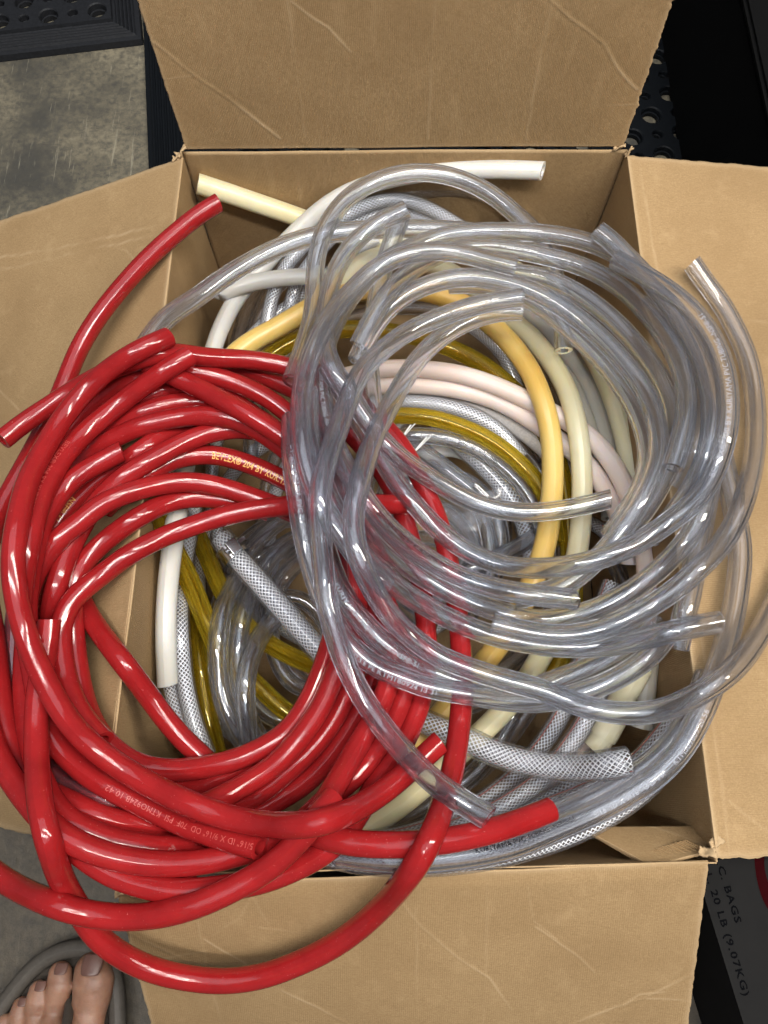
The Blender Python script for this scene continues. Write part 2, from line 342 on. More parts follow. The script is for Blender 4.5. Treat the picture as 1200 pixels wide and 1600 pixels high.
FLAPS = [(CFL, CBL, (-0.347, 0.240, -0.076), (-0.318, -0.228, -0.160)), (CBR, CFR, (0.345, -0.242, -0.050), (0.345, 0.240, -0.016)), (hl, hr, hr+(fr-hr)*1.5, hl+(fl-hl)*1.5)]
# torn inner corner layer with open corrugation at the front right
tc = [at(905, 1292, -0.034), at(1019, 1353, -0.006), at(1106, 1328, -0.004), at(1098, 1290, -0.030)]
tp = sheet('torn_flap', tc[0], tc[3], tc[2], tc[1], box, [([(960, 1275), (1050, 1300), (1095, 1318)], 0.001, 4, 0.3)], 60, 50, th=0.0012, rough_edges=(0, 0, 0.012), seed=25, hinge_wear=False)
tag(tp, 'torn inner corner layer showing open corrugation')
sheet('torn_liner', lift(tc[0], (0, 0, -0.0036)), lift(tc[3], (0, 0, -0.0036)), lift(tc[2], (0, -0.002, -0.0036)), lift(tc[1], (0, -0.002, -0.0036)), box, [], 40, 30, th=0.0008, rough_edges=(0, 0, 0.012), seed=26, hinge_wear=False)
def strip(name, A, B, width_vec, waves, amp, parent, nsub=8):
    A, B, W_ = np.array(A), np.array(B), np.array(width_vec); n = waves*nsub; V = []; F = []
    for i in range(n+1):
        t = i/n; p = A+(B-A)*t; h = math.sin(t*waves*2*math.pi)*amp*(0.8+0.2*math.sin(i*1.7)); V += [p+np.array([0, 0, h]), p+W_+np.array([0, 0, h])]
    for i in range(n): F.append((2*i, 2*i+1, 2*i+3, 2*i+2))
    o = mesh(name, V, F, M['card'], parent); return o
strip('corrugation', lift(tc[1], (0, 0, -0.0024)), lift(tc[2], (0, 0, -0.0024)), (tc[0]-tc[1])*0.25, 12, 0.0012, box)
# crumpled torn tabs at the corners of the rim
def torn_tab(c, size, seed):
    size = size*0.75
    r = np.random.default_rng(seed); V = []; F = []; nu, nv = 9, 6
    ax = r.normal(size=3)*0.3+np.array([1, 0.2, 0.2]); ax /= np.linalg.norm(ax); bx = np.cross(ax, [0.2, 0.3, 1]); bx /= np.linalg.norm(bx); nx = np.cross(ax, bx)
    for j in range(nv):
        for i in range(nu):
            a = i/(nu-1)*4.0; p = np.array(c)+ax*(i/(nu-1)-0.5)*size+bx*(j/(nv-1)-0.5)*size*0.6+nx*math.sin(a+j*0.3)*size*0.22
            V.append(p+r.normal(size=3)*size*0.035)
    for j in range(nv-1):
        for i in range(nu-1): F.append((j*nu+i, j*nu+i+1, (j+1)*nu+i+1, (j+1)*nu+i))
    o = mesh('torn_tab', V, F, M['card'], box); s = o.modifiers.new('thick', 'SOLIDIFY'); s.thickness = 0.0012
    a_ = o.data.attributes.new('wear', 'FLOAT', 'POINT'); a_.data.foreach_set('value', np.full(len(V), 0.7, np.float32)); return o
torn_tab(at(283, 238, 0.002), 0.014, 1); torn_tab(at(276, 247, 0.0), 0.009, 2); torn_tab(at(968, 231, 0.002), 0.011, 3); torn_tab(at(983, 238, 0.001), 0.010, 4)
torn_tab(at(1105, 1332, 0.001), 0.011, 5); torn_tab(at(1118, 1316, 0.001), 0.010, 6); torn_tab(at(190, 1391, -0.004), 0.012, 7); torn_tab(at(215, 1394, -0.004), 0.013, 8)

# ------------------------------------------------------------------ floor, mats, things beside the box
def concrete():
    m, nt, b = new_mat('worn_concrete'); co = obco(nt)
    a = noise(nt, co, 9, 5, 0.6); f = noise(nt, co, 160, 5, 0.7); s = noise(nt, mul(nt, co, (1, 0.25, 1)), 70, 3, 0.6)
    c = ramp(nt, a, [(0.36, (0.070, 0.064, 0.050)), (0.5, (0.165, 0.142, 0.096)), (0.66, (0.27, 0.232, 0.155))])
    c = mixc(nt, ramp(nt, f, [(0.35, (0.75,)*3), (0.6, (0, 0, 0))]), c, (0.055, 0.052, 0.045))
    c = mixc(nt, ramp(nt, f, [(0.66, (0, 0, 0)), (0.8, (0.5,)*3)]), c, (0.42, 0.39, 0.31))
    c = mixc(nt, ramp(nt, s, [(0.60, (0, 0, 0)), (0.72, (0.45,)*3)]), c, (0.07, 0.066, 0.058))
    sc1 = noise(nt, mul(nt, co, (150, 9, 1)), 1.6, 4, 0.65); sc2 = noise(nt, mul(nt, co, (14, 110, 1)), 1.4, 4, 0.65)
    c = mixc(nt, ramp(nt, sc1, [(0.62, (0, 0, 0)), (0.70, (0.5,)*3)]), c, (0.40, 0.36, 0.26)); c = mixc(nt, ramp(nt, sc2, [(0.64, (0, 0, 0)), (0.70, (0.6,)*3)]), c, (0.045, 0.04, 0.032))
    vo = nt.nodes.new('ShaderNodeTexVoronoi'); vo.feature = 'DISTANCE_TO_EDGE'; vo.inputs['Scale'].default_value = 14
    wv = nt.nodes.new('ShaderNodeVectorMath'); wv.operation = 'ADD'
    ns = nt.nodes.new('ShaderNodeTexNoise'); ns.inputs['Scale'].default_value = 12; nt.links.new(co, ns.inputs[0])
    nt.links.new(mul(nt, co, (1, 0.5, 1)), wv.inputs[0]); nt.links.new(ns.outputs[1], wv.inputs[1]); nt.links.new(wv.outputs[0], vo.inputs['Vector'])
    c = mixc(nt, ramp(nt, vo.outputs[0], [(0.0, (0.6,)*3), (0.012, (0, 0, 0))]), c, (0.05, 0.047, 0.04))
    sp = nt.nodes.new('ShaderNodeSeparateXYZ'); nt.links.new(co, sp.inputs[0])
    dirt_and_shade = mathn(nt, 'ADD', mathn(nt, 'MULTIPLY', sp.outputs[1], -2.2), mathn(nt, 'MULTIPLY', noise(nt, co, 7, 4, 0.6), 0.9))  # grime plus painted shade, darkening the floor towards the front
    c = mixc(nt, ramp(nt, dirt_and_shade, [(0.55, (0, 0, 0)), (0.95, (0.85,)*3)]), c, mixc(nt, f, (0.010, 0.0075, 0.0045), (0.075, 0.056, 0.034)))
    nt.links.new(c, b.inputs['Base Color']); b.inputs['Roughness'].default_value = 0.6
    h = bump(nt, None, f, 0.35, 0.002); bump(nt, b, s, 0.2, 0.002, h); return m
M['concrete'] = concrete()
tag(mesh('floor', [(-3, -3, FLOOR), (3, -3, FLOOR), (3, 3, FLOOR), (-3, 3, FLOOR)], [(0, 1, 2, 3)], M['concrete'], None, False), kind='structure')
def mat_thing(label, origin, ax, ay, nx, ny, border, mat, pitch=0.028, hole=0.0105, th=0.013, z=FLOOR+0.0005, ridge=5, fill_x=0.0, fill_y=0.0):
    """A rubber ring mat: a lattice of through holes framed by a ridged border. origin = outer corner, ax/ay unit axes."""
    o = empty('rubber_mat', (origin[0], origin[1], z)); tag(o, label, 'mat', 'black rubber mats')
    ax = np.array([*ax, 0.0]); ay = np.array([*ay, 0.0]); og = np.array([origin[0], origin[1], z])
    W2 = lambda x, y, h: og+ax*x+ay*y+np.array([0, 0, h])
    V = []; F = []; K = 20
    for j in range(ny):
        for i in range(nx):
            cx = border+(i+0.5)*pitch; cyy = border+(j+0.5)*pitch; rad = hole*(0.98 if (i+j) % 2 == 0 else 0.52); b0 = len(V)
            for k in range(K):
                a = 2*math.pi*(k+0.5)/K; ca, sa = math.cos(a), math.sin(a); q = pitch/2/max(abs(ca), abs(sa))
                V += [W2(cx+ca*q, cyy+sa*q, th), W2(cx+ca*rad*1.18, cyy+sa*rad*1.18, th), W2(cx+ca*rad*1.05, cyy+sa*rad*1.05, th-0.0012), W2(cx+ca*rad, cyy+sa*rad, th*0.45), W2(cx+ca*rad*0.82, cyy+sa*rad*0.82, th*0.42), W2(cx+ca*rad*0.82, cyy+sa*rad*0.82, 0)]
            for k in range(K):
                n_ = (k+1) % K
                for s in range(5): F.append((b0+6*k+s, b0+6*n_+s, b0+6*n_+s+1, b0+6*k+s+1))
    mesh('ring_lattice', V, F, mat, o, False)
    # ridged border along both edges that meet at the origin corner, plus plain sheet beyond
    LX, LY = border+nx*pitch, border+ny*pitch
    prof = [(0, 0), (0.001, th*0.55)]
    for k in range(ridge):
        a = 0.006+k*(border-0.012)/ridge; prof += [(a, th*0.62), (a+0.0016, th*0.80), (a+0.0030, th*0.80), (a+0.0046, th*0.62)]
    prof += [(border-0.003, th*0.7), (border-0.002, th), (border, th)]
    V = []; F = []
    for (p, h) in prof: V += [W2(p, LY, h), W2(p, p, h), W2(LX, p, h)]
    for k in range(len(prof)-1):
        for s in range(2): F.append((3*k+s, 3*k+s+1, 3*k+s+4, 3*k+s+3))
    mesh('ridged_border', V, F, mat, o, False)
    return o
a0, a1 = at(220, 55, FLOOR+0.013), at(0, 81, FLOOR+0.013)
e = (a1-a0)[:2]; e /= np.linalg.norm(e); p_ = np.array([e[1], -e[0]]);  p_ = p_ if p_[1] > 0 else -p_
mat_thing('dusty black rubber mat with round holes lying at the top left corner', a0, e, p_, 12, 8, 0.034, M['rubber'])
b0, b1 = at(229, 250, FLOOR+0.010), at(222, 60, FLOOR+0.010)
d = (b1-b0)[:2]; d /= np.linalg.norm(d); q_ = np.array([d[1], -d[0]])
b_or = b0[:2]-d*0.62
mat_thing('black ring mat under the box with ridged edge beside bare concrete', b_or, q_, d, 26, 40, 0.040, M['rubber_clean'], th=0.010)
def boxmesh(name, x0, x1, y0, y1, z0, z1, mat, parent, bev=0.002):
    bm = bmesh.new(); bmesh.ops.create_cube(bm, size=1)
    for v in bm.verts: v.co = Vector(((x0+x1)/2+v.co.x*(x1-x0), (y0+y1)/2+v.co.y*(y1-y0), (z0+z1)/2+v.co.z*(z1-z0)))
    bmesh.ops.bevel(bm, geom=bm.edges[:], offset=bev, segments=2, affect='EDGES')
    me = bpy.data.meshes.new(name); bm.to_mesh(me); bm.free(); me.materials.append(mat); o = bpy.data.objects.new(name, me); COL.objects.link(o)
    if parent: o.parent = parent; o.matrix_parent_inverse = Matrix.Translation(parent.location).inverted()
    return o
shade_block = empty('added_shade_block', (0.60, -0.40, FLOOR))  # added block out of view, keeps light off the carton and nearby floor
tag(shade_block, 'added tall black block just past the right edge, placed to shade the carton', 'blocker')
boxmesh('block_body', 0.448, 0.80, -0.85, 0.02, FLOOR+0.03, 0.33, M['black'], shade_block, 0.004)
boxmesh('block_base', 0.47, 0.78, -0.83, 0.0, FLOOR, FLOOR+0.03, M['black'], shade_block)
for k in range(2): boxmesh('block_face', 0.440, 0.4475, -0.84+k*0.43, -0.42+k*0.43, FLOOR+0.04, 0.32, M['black'], shade_block)
q0 = at(1044, 120, FLOOR+0.01)  # corner of an added black block that stands in for deep shade
dark_block = empty('added_dark_block', (q0[0]+0.2, q0[1], FLOOR)); tag(dark_block, 'added matt black block standing in for the dark behind the right flap at top right', 'block')
boxmesh('dark_block_body', q0[0], q0[0]+0.42, 0.285, 1.3, FLOOR+0.0006, -0.045, M['black'], dark_block, 0.006)
boxmesh('dark_block_rim', q0[0]-0.004, q0[0]+0.424, 0.281, 1.304, -0.0445, -0.036, M['black'], dark_block, 0.003)
def text_mesh(s, size, font_bold=0.0, spacing=1.0, align='LEFT'):
    cu = bpy.data.curves.new('t', 'FONT'); cu.body = s; cu.size = size; cu.offset = font_bold; cu.space_character = spacing; cu.align_x = align; cu.resolution_u = 2
    o = bpy.data.objects.new('t', cu); me = bpy.data.meshes.new_from_object(o)
    V = np.array([v.co[:] for v in me.vertices]); F = [tuple(p.vertices) for p in me.polygons]
    bpy.data.objects.remove(o); bpy.data.curves.remove(cu); bpy.data.meshes.remove(me); return V, F
# the carton at the lower right, shade put into its dark colour
CZ = -0.125
k0, k1 = at(1104, 1412, CZ), at(1162, 1600, CZ)
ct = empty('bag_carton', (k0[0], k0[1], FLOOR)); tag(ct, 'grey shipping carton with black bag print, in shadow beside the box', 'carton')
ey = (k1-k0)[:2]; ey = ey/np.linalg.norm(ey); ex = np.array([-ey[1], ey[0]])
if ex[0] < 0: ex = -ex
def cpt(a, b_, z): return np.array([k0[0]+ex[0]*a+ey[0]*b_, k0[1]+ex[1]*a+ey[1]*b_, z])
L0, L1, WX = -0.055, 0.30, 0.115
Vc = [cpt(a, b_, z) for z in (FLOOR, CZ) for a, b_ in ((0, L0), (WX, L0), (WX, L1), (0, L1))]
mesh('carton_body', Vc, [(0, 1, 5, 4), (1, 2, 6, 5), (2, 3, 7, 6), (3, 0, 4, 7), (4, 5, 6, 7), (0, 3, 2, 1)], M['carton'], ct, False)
for s, a, b_, sz in (('I.C. BAGS', 0.0150, -0.026, 0.0088), ('L. 20 LB (9.07KG)', 0.0052, -0.018, 0.0088), ('Y', 0.060, 0.085, 0.010)):
    V, F = text_mesh(s, sz, 0.0002, 1.15)
    mesh('printed_words', [cpt(a+v[1]*0.75, b_+v[0], CZ+0.0004) for v in V], F, M['ink_k'], ct, False)
def ring_poly(cx, cy_, rx, ry, wid, rot, n=32):
    V = []; F = []
    for k in range(n):
        t = 2*math.pi*k/n
        for q in (1, 1-wid):
            x, y = rx*q*math.cos(t), ry*q*math.sin(t); V.append(cpt(cx+x*math.cos(rot)-y*math.sin(rot), cy_+x*math.sin(rot)+y*math.cos(rot), CZ+0.0004))
    for k in range(n): m_ = (k+1) % n; F.append((2*k, 2*k+1, 2*m_+1, 2*m_))
    return V, F
V, F = ring_poly(0.052, -0.012, 0.012, 0.030, 0.55, 0.25); mesh('red_oval_mark', V, F, M['ink_red'], ct, False)
V = [cpt(0.014, 0.098, CZ+0.0004), cpt(0.040, 0.110, CZ+0.0004), cpt(0.016, 0.135, CZ+0.0004), cpt(0.018, 0.104, CZ+0.0004), cpt(0.033, 0.111, CZ+0.0004), cpt(0.019, 0.126, CZ+0.0004)]
mesh('red_triangle_mark', V, [(0, 1, 4, 3), (1, 2, 5, 4), (2, 0, 3, 5)], M['ink_red'], ct, False)
# ------------------------------------------------------------------ hoses
# Each hose: (key, kind, radius, resting height, label, path). Path points are read off under the camera and each hose is
# then laid down on whatever already lies there, like dropping it on the pile; hoses later in the list lie on top.
HOSES = []
def H(key, kind, r, z, label, pts): HOSES.append((key, kind, r/1000.0, z/1000.0, label, pts))
IN = -115
# --- deep in the box
FILL = [(560, 760, 230, 260, 0.4, 4.2, 'braid_s', 'braided hose loop at the bottom, widest of the hidden loops'), (600, 820, 190, 230, 2.6, 6.4, 'clear', 'clear hose loop at the bottom, seen above the centre hollow'),
        (640, 880, 260, 240, -0.6, 2.8, 'clear', 'clear hose loop at the bottom, seen toward the front wall'), (500, 900, 190, 230, 1.2, 4.8, 'braid_s', 'braided hose loop at the bottom, seen in the left hollow'),
        (640, 700, 250, 220, 3.0, 6.6, 'clear', 'clear hose loop at the bottom toward the back wall'), (700, 860, 180, 210, -1.4, 2.0, 'clear', 'clear hose loop at the bottom under the cream hoses'),
        (560, 840, 140, 190, 0.2, 5.2, 'braid_s', 'braided hose loop at the bottom beneath the clear and red crossing'), (690, 790, 120, 150, 1.0, 6.0, 'clear', 'tight clear hose loop at the bottom of the centre hollow'),
        (700, 800, 80, 100, 0.0, 5.6, 'white', 'small white hose loop at the very centre of the hollow'), (440, 1010, 110, 150, 0.0, 5.8, 'clear', 'clear hose loop low in the left hollow, outer'),
        (450, 1030, 70, 100, 1.0, 6.6, 'clear', 'clear hose loop low in the left hollow, inner'), (470, 900, 110, 90, 2.0, 6.0, 'clear', 'clear hose loop low beside the thick braided hose'),
        (740, 830, 150, 170, 2.0, 5.0, 'clear', 'clear hose loop low under the arching printed clear hose'),
        (690, 850, 95, 110, 3.4, 8.6, 'clear', 'pale clear hose loop filling the centre hollow'), (900, 960, 90, 150, -1.5, 2.2, 'braid_s', 'braided hose arc low along the right wall'),
        (860, 1000, 130, 190, -0.9, 1.6, 'clear', 'clear hose arc low along the right wall'), (400, 1060, 80, 100, 0.6, 4.6, 'braid_s', 'braided hose arc at the bottom of the left hollow'),
        (480, 960, 60, 120, 1.4, 5.4, 'clear', 'clear hose arc low right of the thick braided hose')]
for k, (x, y, rx, ry, a0_, a1_, kd, lb) in enumerate(FILL):
    H('fill%d' % k, kd, 6.4, -150+(k > 7)*16, lb, [(x+rx*math.cos(a), y+ry*math.sin(a)) for a in np.linspace(a0_, a1_, 12)])
H('m2', 'clear', 6.8, -95, 'clear hose in shade along the back wall, lower of two', [(600, 350), (640, 328), (685, 317), (737, 317), (775, 338), (815, 372), (850, 415)])
H('m1', 'clear', 6.8, -85, 'clear hose in shade along the back wall, upper of two', [(560, 335), (600, 313), (643, 301), (702, 293), (755, 301), (800, 328), (840, 365), (880, 410)])
H('n1', 'clear', 6.4, -110, 'clear hose curving down behind the white hose at back left', [(440, 400), (405, 445), (384, 490), (370, 540), (360, 600), (358, 660)])
H('n2', 'clear', 6.4, -110, 'clear hose curving beside the braided hoses at back left', [(470, 420), (428, 450), (408, 490), (394, 540), (386, 600)])
H('g4', 'clear', 7, -125, 'clear hose arc below the steel clamp, outermost of three', [(362, 960), (366, 905), (385, 865), (415, 832), (450, 806), (500, 790), (560, 790)])
H('g5', 'clear', 7, -125, 'clear hose arc below the steel clamp, middle of three', [(390, 975), (396, 920), (415, 880), (446, 850), (490, 830), (540, 825)])
H('g6', 'clear', 7, -125, 'clear hose arc below the steel clamp, innermost of three', [(420, 980), (430, 925), (452, 890), (488, 866), (540, 860)])
H('g9', 'clear', 6.5, -125, 'clear hose coil in the centre hollow, outer turn', [(600, 760), (620, 742), (665, 735), (706, 746), (740, 775), (760, 820), (768, 870), (760, 930)])
H('g10', 'clear', 6.5, -125, 'clear hose coil in the centre hollow, middle turn', [(620, 800), (642, 792), (680, 790), (716, 810), (740, 850), (748, 900), (735, 960)])
H('g11', 'clear', 6.5, -125, 'clear hose coil in the centre hollow, inner turn', [(628, 850), (655, 840), (690, 842), (714, 870), (722, 910), (712, 960)])
H('f9', 'braid_s', 9, -120, 'wide net-braided hose sloping down in the centre hollow', [(700, 672), (725, 698), (765, 737), (800, 777), (822, 822), (832, 870)])
H('g8', 'clear', 7, -112, 'short straight clear hose crossing the centre hollow', [(636, 688), (668, 711), (700, 735), (734, 762)])
H('e3', 'fabric', 7.4, -105, 'white fabric-covered hose under the pinkish hoses', [(640, 622), (700, 628), (750, 641), (800, 662), (842, 692), (880, 732), (900, 790)])
H('f8', 'braid_s', 6.6, -100, 'braided hose lying just below the two pinkish hoses', [(570, 632), (597, 627), (640, 627), (690, 632), (725, 642), (762, 660), (790, 682), (815, 715)])
H('f8b', 'braid_s', 6.2, -108, 'braided hose half hidden behind the amber and orange hoses', [(720, 500), (750, 520), (778, 545), (800, 580), (812, 620)])
H('n3', 'clear', 6.5, -118, 'clear hose slanting across under the cream hoses', [(640, 930), (700, 905), (740, 888), (787, 866), (826, 845), (870, 815)])
H('g12', 'clear', 6.5, -118, 'clear hose running down beside the cream hose at the front', [(880, 1010), (860, 1060), (825, 1110), (790, 1160), (750, 1205), (700, 1240), (640, 1275), (590, 1295)])
H('g13', 'clear', 6.5, -112, 'clear hose between the cream hose and the front braided hoses', [(800, 1120), (775, 1165), (740, 1210), (690, 1245), (630, 1278), (570, 1300), (500, 1310)])
H('d10', 'amber', 6.6, -120, 'amber hose standing nearly straight at the left inside', [(300, 930), (307, 985), (312, 1030), (318, 1080), (328, 1130), (340, 1180), (352, 1235)])
H('d8', 'amber', 6.6, -112, 'amber hose sweeping from the clamp to the red coil', [(296, 790), (307, 832), (322, 866), (338, 905), (360, 948), (395, 988), (440, 1018), (490, 1040), (540, 1058)])
H('d9b', 'amber', 6.6, -125, 'amber hose lowest in the left hollow', [(340, 1010), (370, 1042), (402, 1070), (432, 1100), (470, 1128), (520, 1150)])
H('f4', 'braid_s', 6.2, -100, 'braided hose under the white hose end at the left wall', [(258, 985), (262, 1045), (271, 1093), (285, 1130), (306, 1167), (335, 1200)])
H('f3', 'braid_s', 6.6, -92, 'braided hose with dark print standing along the left wall', [(305, 790), (294, 850), (285, 905), (281, 960), (284, 1020), (291, 1080), (304, 1132), (324, 1182)])
H('d9', 'amber', 7, -95, 'yellow amber hose slanting from under the red hose at left', [(252, 800), (265, 848), (282, 878), (302, 920), (318, 962), (336, 1005), (356, 1050), (378, 1090)])
H('g2', 'clear', 6.8, -110, 'clear hose bend in the left hollow, middle of three', [(402, 905), (384, 945), (373, 990), (371, 1035), (378, 1090), (397, 1142), (430, 1185)])
H('g1', 'clear', 7, -106, 'clear hose bend in the left hollow, leftmost of three', [(372, 905), (351, 945), (341, 990), (340, 1037), (347, 1087), (361, 1127), (382, 1162), (410, 1195)])
H('g3', 'clear', 7, -100, 'clear hose bend in the left hollow, rightmost and highest', [(440, 955), (419, 976), (399, 1008), (387, 1040), (382, 1078), (384, 1115), (390, 1165), (400, 1205)])
H('g7', 'clear', 6.5, -100, 'clear printed hose arching over the centre hollow', [(575, 700), (600, 688), (640, 680), (688, 683), (736, 697), (776, 722), (812, 755), (838, 795), (850, 845)])
H('p1', 'greycream', 8, -105, 'greyish cream hose in the shade at the right inside', [(790, 465), (845, 503), (886, 547), (916, 592), (936, 642), (950, 692), (958, 745), (956, 810)])
H('p2', 'greycream', 7.4, -118, 'greyish cream hose beneath the pale pink hose at right', [(840, 540), (872, 575), (897, 612), (914, 655), (927, 705), (932, 760)])
H('k2', 'greycream', 8.5, -120, 'grey cream hose end standing in the dark front right corner', [(1012, 1010), (1006, 1065), (1000, 1135)])
H('d1', 'cream', 7.8, -92, 'cream hose with its cut end poking up at the back left corner', [(309, 287, -30), (350, 300, -36), (400, 317, -46), (450, 334, -55), (497, 351, -62), (560, 376), (620, 386), (700, 392), (760, 405), (815, 428), (870, 475), (915, 535), (945, 590), (967, 650), (982, 712), (988, 780), (975, 850)])
H('d2', 'white', 6.9, -92, 'long white hose round the back from right end to left wall', [(848, 267, -22), (790, 265, -26), (740, 265, -34), (690, 267, -44), (630, 275, -56), (580, 287, -66), (535, 305), (500, 328), (465, 360), (430, 395), (400, 430), (373, 461), (353, 495), (338, 530), (326, 575), (315, 622), (301, 680), (288, 735), (277, 800), (267, 870), (261, 930), (259, 1000), (262, 1070)])
H('f6', 'braid_s', 5.8, -100, 'braided hose running alongside the orange latex hose at left', [(350, 590), (378, 542), (402, 514), (440, 485), (476, 458), (512, 428), (545, 398), (590, 372)])
H('f7', 'braid_s', 6.2, -95, 'braided hose arch behind, inner of two', [(452, 500), (456, 460), (476, 420), (503, 388), (530, 360), (562, 342), (600, 334), (640, 336), (682, 349), (720, 370)])
H('f5', 'braid_s', 6.2, -88, 'braided hose arch behind, outer of two', [(416, 520), (424, 468), (440, 426), (463, 396), (495, 366), (528, 344), (562, 325), (597, 313), (632, 312), (667, 324), (702, 343), (740, 368)])
H('d3', 'white', 6.6, -70, 'white hose with a slanted cut end at the left', [(338, 462), (387, 443), (425, 436), (475, 432), (530, 434), (585, 444), (640, 465)])
H('d6', 'amber', 7, -92, 'brown amber hose arching above the two pinkish hoses', [(390, 585), (435, 545), (475, 526), (520, 516), (570, 514), (620, 520), (675, 533), (725, 553), (775, 584), (815, 622), (850, 672), (874, 728), (885, 790), (890, 860), (896, 930), (889, 985), (872, 1037), (845, 1085)])
H('e2', 'pink', 7, -92, 'pale pinkish hose in the centre, lower of two', [(540, 612), (597, 602), (660, 602), (712, 608), (762, 621), (800, 638), (835, 660), (880, 693), (920, 728), (950, 772), (975, 825), (985, 880)])
H('e1', 'pink', 7, -86, 'pale pinkish hose in the centre, upper of two', [(540, 588), (597, 576), (660, 577), (712, 583), (765, 599), (822, 624), (876, 652), (924, 684), (956, 722), (982, 772), (1003, 835), (1012, 900), (1008, 970), (992, 1035), (963, 1085), (932, 1130), (902, 1173), (862, 1222), (820, 1256), (770, 1284)])
H('d7', 'amber', 6.4, -90, 'olive amber hose arching below the pinkish hoses', [(540, 672), (570, 656), (600, 650), (637, 649), (674, 652), (712, 663), (749, 678), (785, 700), (815, 726), (842, 757), (862, 800), (870, 850)])
H('d5', 'cream', 7.6, -78, 'cream hose looping right beside the orange latex hose', [(515, 475), (545, 428), (577, 404), (620, 399), (665, 410), (712, 430), (752, 462), (790, 494), (828, 524), (862, 566), (887, 612), (902, 667), (909, 730), (909, 790), (903, 858), (888, 922), (866, 988), (838, 1038), (803, 1092), (765, 1132), (720, 1175), (680, 1212), (640, 1246), (600, 1276), (560, 1298)])
H('d4', 'latex', 8, -72, 'orange latex hose looping from left to the front', [(330, 612), (360, 560), (390, 535), (426, 516), (462, 495), (500, 473), (540, 459), (590, 452), (640, 452), (682, 459), (715, 471), (752, 494), (790, 528), (823, 570), (846, 620), (860, 675), (864, 735), (861, 790), (851, 855), (833, 906), (808, 960), (780, 1006), (745, 1050), (700, 1105), (660, 1146), (615, 1190)])
H('k1', 'taped', 7.6, -85, 'hose wrapped in cream masking tape at the right', [(1002, 1040), (985, 1070), (966, 1105), (950, 1140), (928, 1172)])
H('f12', 'braid_s', 7, -105, 'braided hose piece behind the front braided pair at right', [(960, 1180), (925, 1210), (890, 1232), (850, 1256), (800, 1280)])
H('f10', 'braid', 7.2, -88, 'braided hose running to the front, left of the parallel pair', [(955, 910), (940, 950), (925, 985), (907, 1040), (886, 1100), (861, 1145), (831, 1185), (800, 1217), (765, 1246), (720, 1272), (670, 1294), (610, 1310), (545, 1320), (470, 1325)])
H('f11', 'braid', 6.8, -84, 'braided hose running to the front, right of the parallel pair', [(985, 950), (968, 1000), (946, 1060), (920, 1120), (890, 1166), (851, 1214), (813, 1243), (770, 1269), (720, 1291), (660, 1311), (600, 1322), (520, 1330)])
H('v2', 'braid', 7.2, -60, 'braided hose with its cut end rising by the right wall', [(1055, 1126, -40), (1032, 1155), (1008, 1184), (972, 1212), (922, 1238), (862, 1262), (800, 1290), (730, 1312)])
H('v1', 'braid_s', 6.8, -30, 'braided hose lying lowest along the front wall', [(455, 1325), (510, 1336), (560, 1345), (620, 1349), (690, 1348), (750, 1341), (825, 1325), (900, 1299), (960, 1267), (1008, 1232), (1040, 1195), (1066, 1150)])
H('u2', 'clear', 6.6, -25, 'clear hose along the front braided hose, inner of two', [(1104, 1055, 2), (1078, 1118), (1046, 1164), (1005, 1200), (950, 1234), (890, 1262), (830, 1288), (760, 1311), (690, 1322), (600, 1330)])
H('f1', 'braid', 8.8, -62, 'thick braided hose with a steel clamp on its upper end', [(344, 838, -62), (366, 866), (392, 895), (428, 936), (461, 973), (492, 1008), (532, 1050), (575, 1082), (622, 1110), (680, 1136), (720, 1152), (762, 1172), (805, 1187), (852, 1196), (900, 1199), (945, 1196), (982, 1190)])
# --- the red coil
RZ = -22
H('c11', 'clear', 6.8, -8, 'clear hose reaching over the left edge of the box', [(205, 575, 8), (232, 532, 8), (260, 496, 8), (300, 470), (350, 434), (400, 404), (450, 381), (500, 367), (550, 361), (600, 358), (650, 358), (725, 361), (780, 368)])
H('u1', 'clear', 6.8, 4, 'clear printed hose over the right flap and along the front', [(1110, 640), (1124, 690), (1133, 735), (1141, 768), (1150, 810), (1157, 860), (1153, 912), (1145, 962), (1132, 1012), (1115, 1065, -4), (1090, 1125, -14), (1062, 1174, -18), (1030, 1208, -18), (987, 1238, -18), (937, 1265, -16), (875, 1292, -14), (800, 1322, -10), (733, 1336, -8), (671, 1343, -8), (600, 1343, -8), (530, 1334, -8)])
H('u', 'red', 6.5, RZ, 'red hose piece with an open end facing right, under the lower rim', [(305, 1377, 2), (276, 1371), (235, 1360), (190, 1342), (150, 1322), (118, 1300)])
H('z1', 'red', 6.5, RZ, 'red hose at the coil outer right, sweeping down to the front', [(338, 574), (378, 577), (412, 588), (447, 603), (487, 624), (525, 655), (562, 693), (600, 742), (624, 788), (641, 840), (655, 900), (664, 960), (667, 1022), (661, 1082), (647, 1126), (624, 1174), (596, 1212), (567, 1260, 6), (535, 1306, 6), (500, 1336, 6), (458, 1358, 6), (417, 1374, 6), (354, 1387, 8), (315, 1392, 8), (283, 1394, 8), (233, 1385, 6), (187, 1371, 4), (137, 1342, 0), (104, 1315, 0)])
H('tail', 'red', 6.5, -24, 'red hose piece pointing right across the front with open end', [(860, 1265, -16), (820, 1281), (775, 1296), (712, 1311), (650, 1319), (600, 1320), (550, 1317), (500, 1306), (440, 1290)])
H('ll', 'red', 6.5, -26, 'lone red hose crossing the bare cardboard inside the coil', [(112, 880), (118, 915), (134, 953), (162, 995), (200, 1045), (230, 1085), (252, 1115), (288, 1157), (323, 1189), (350, 1218)])
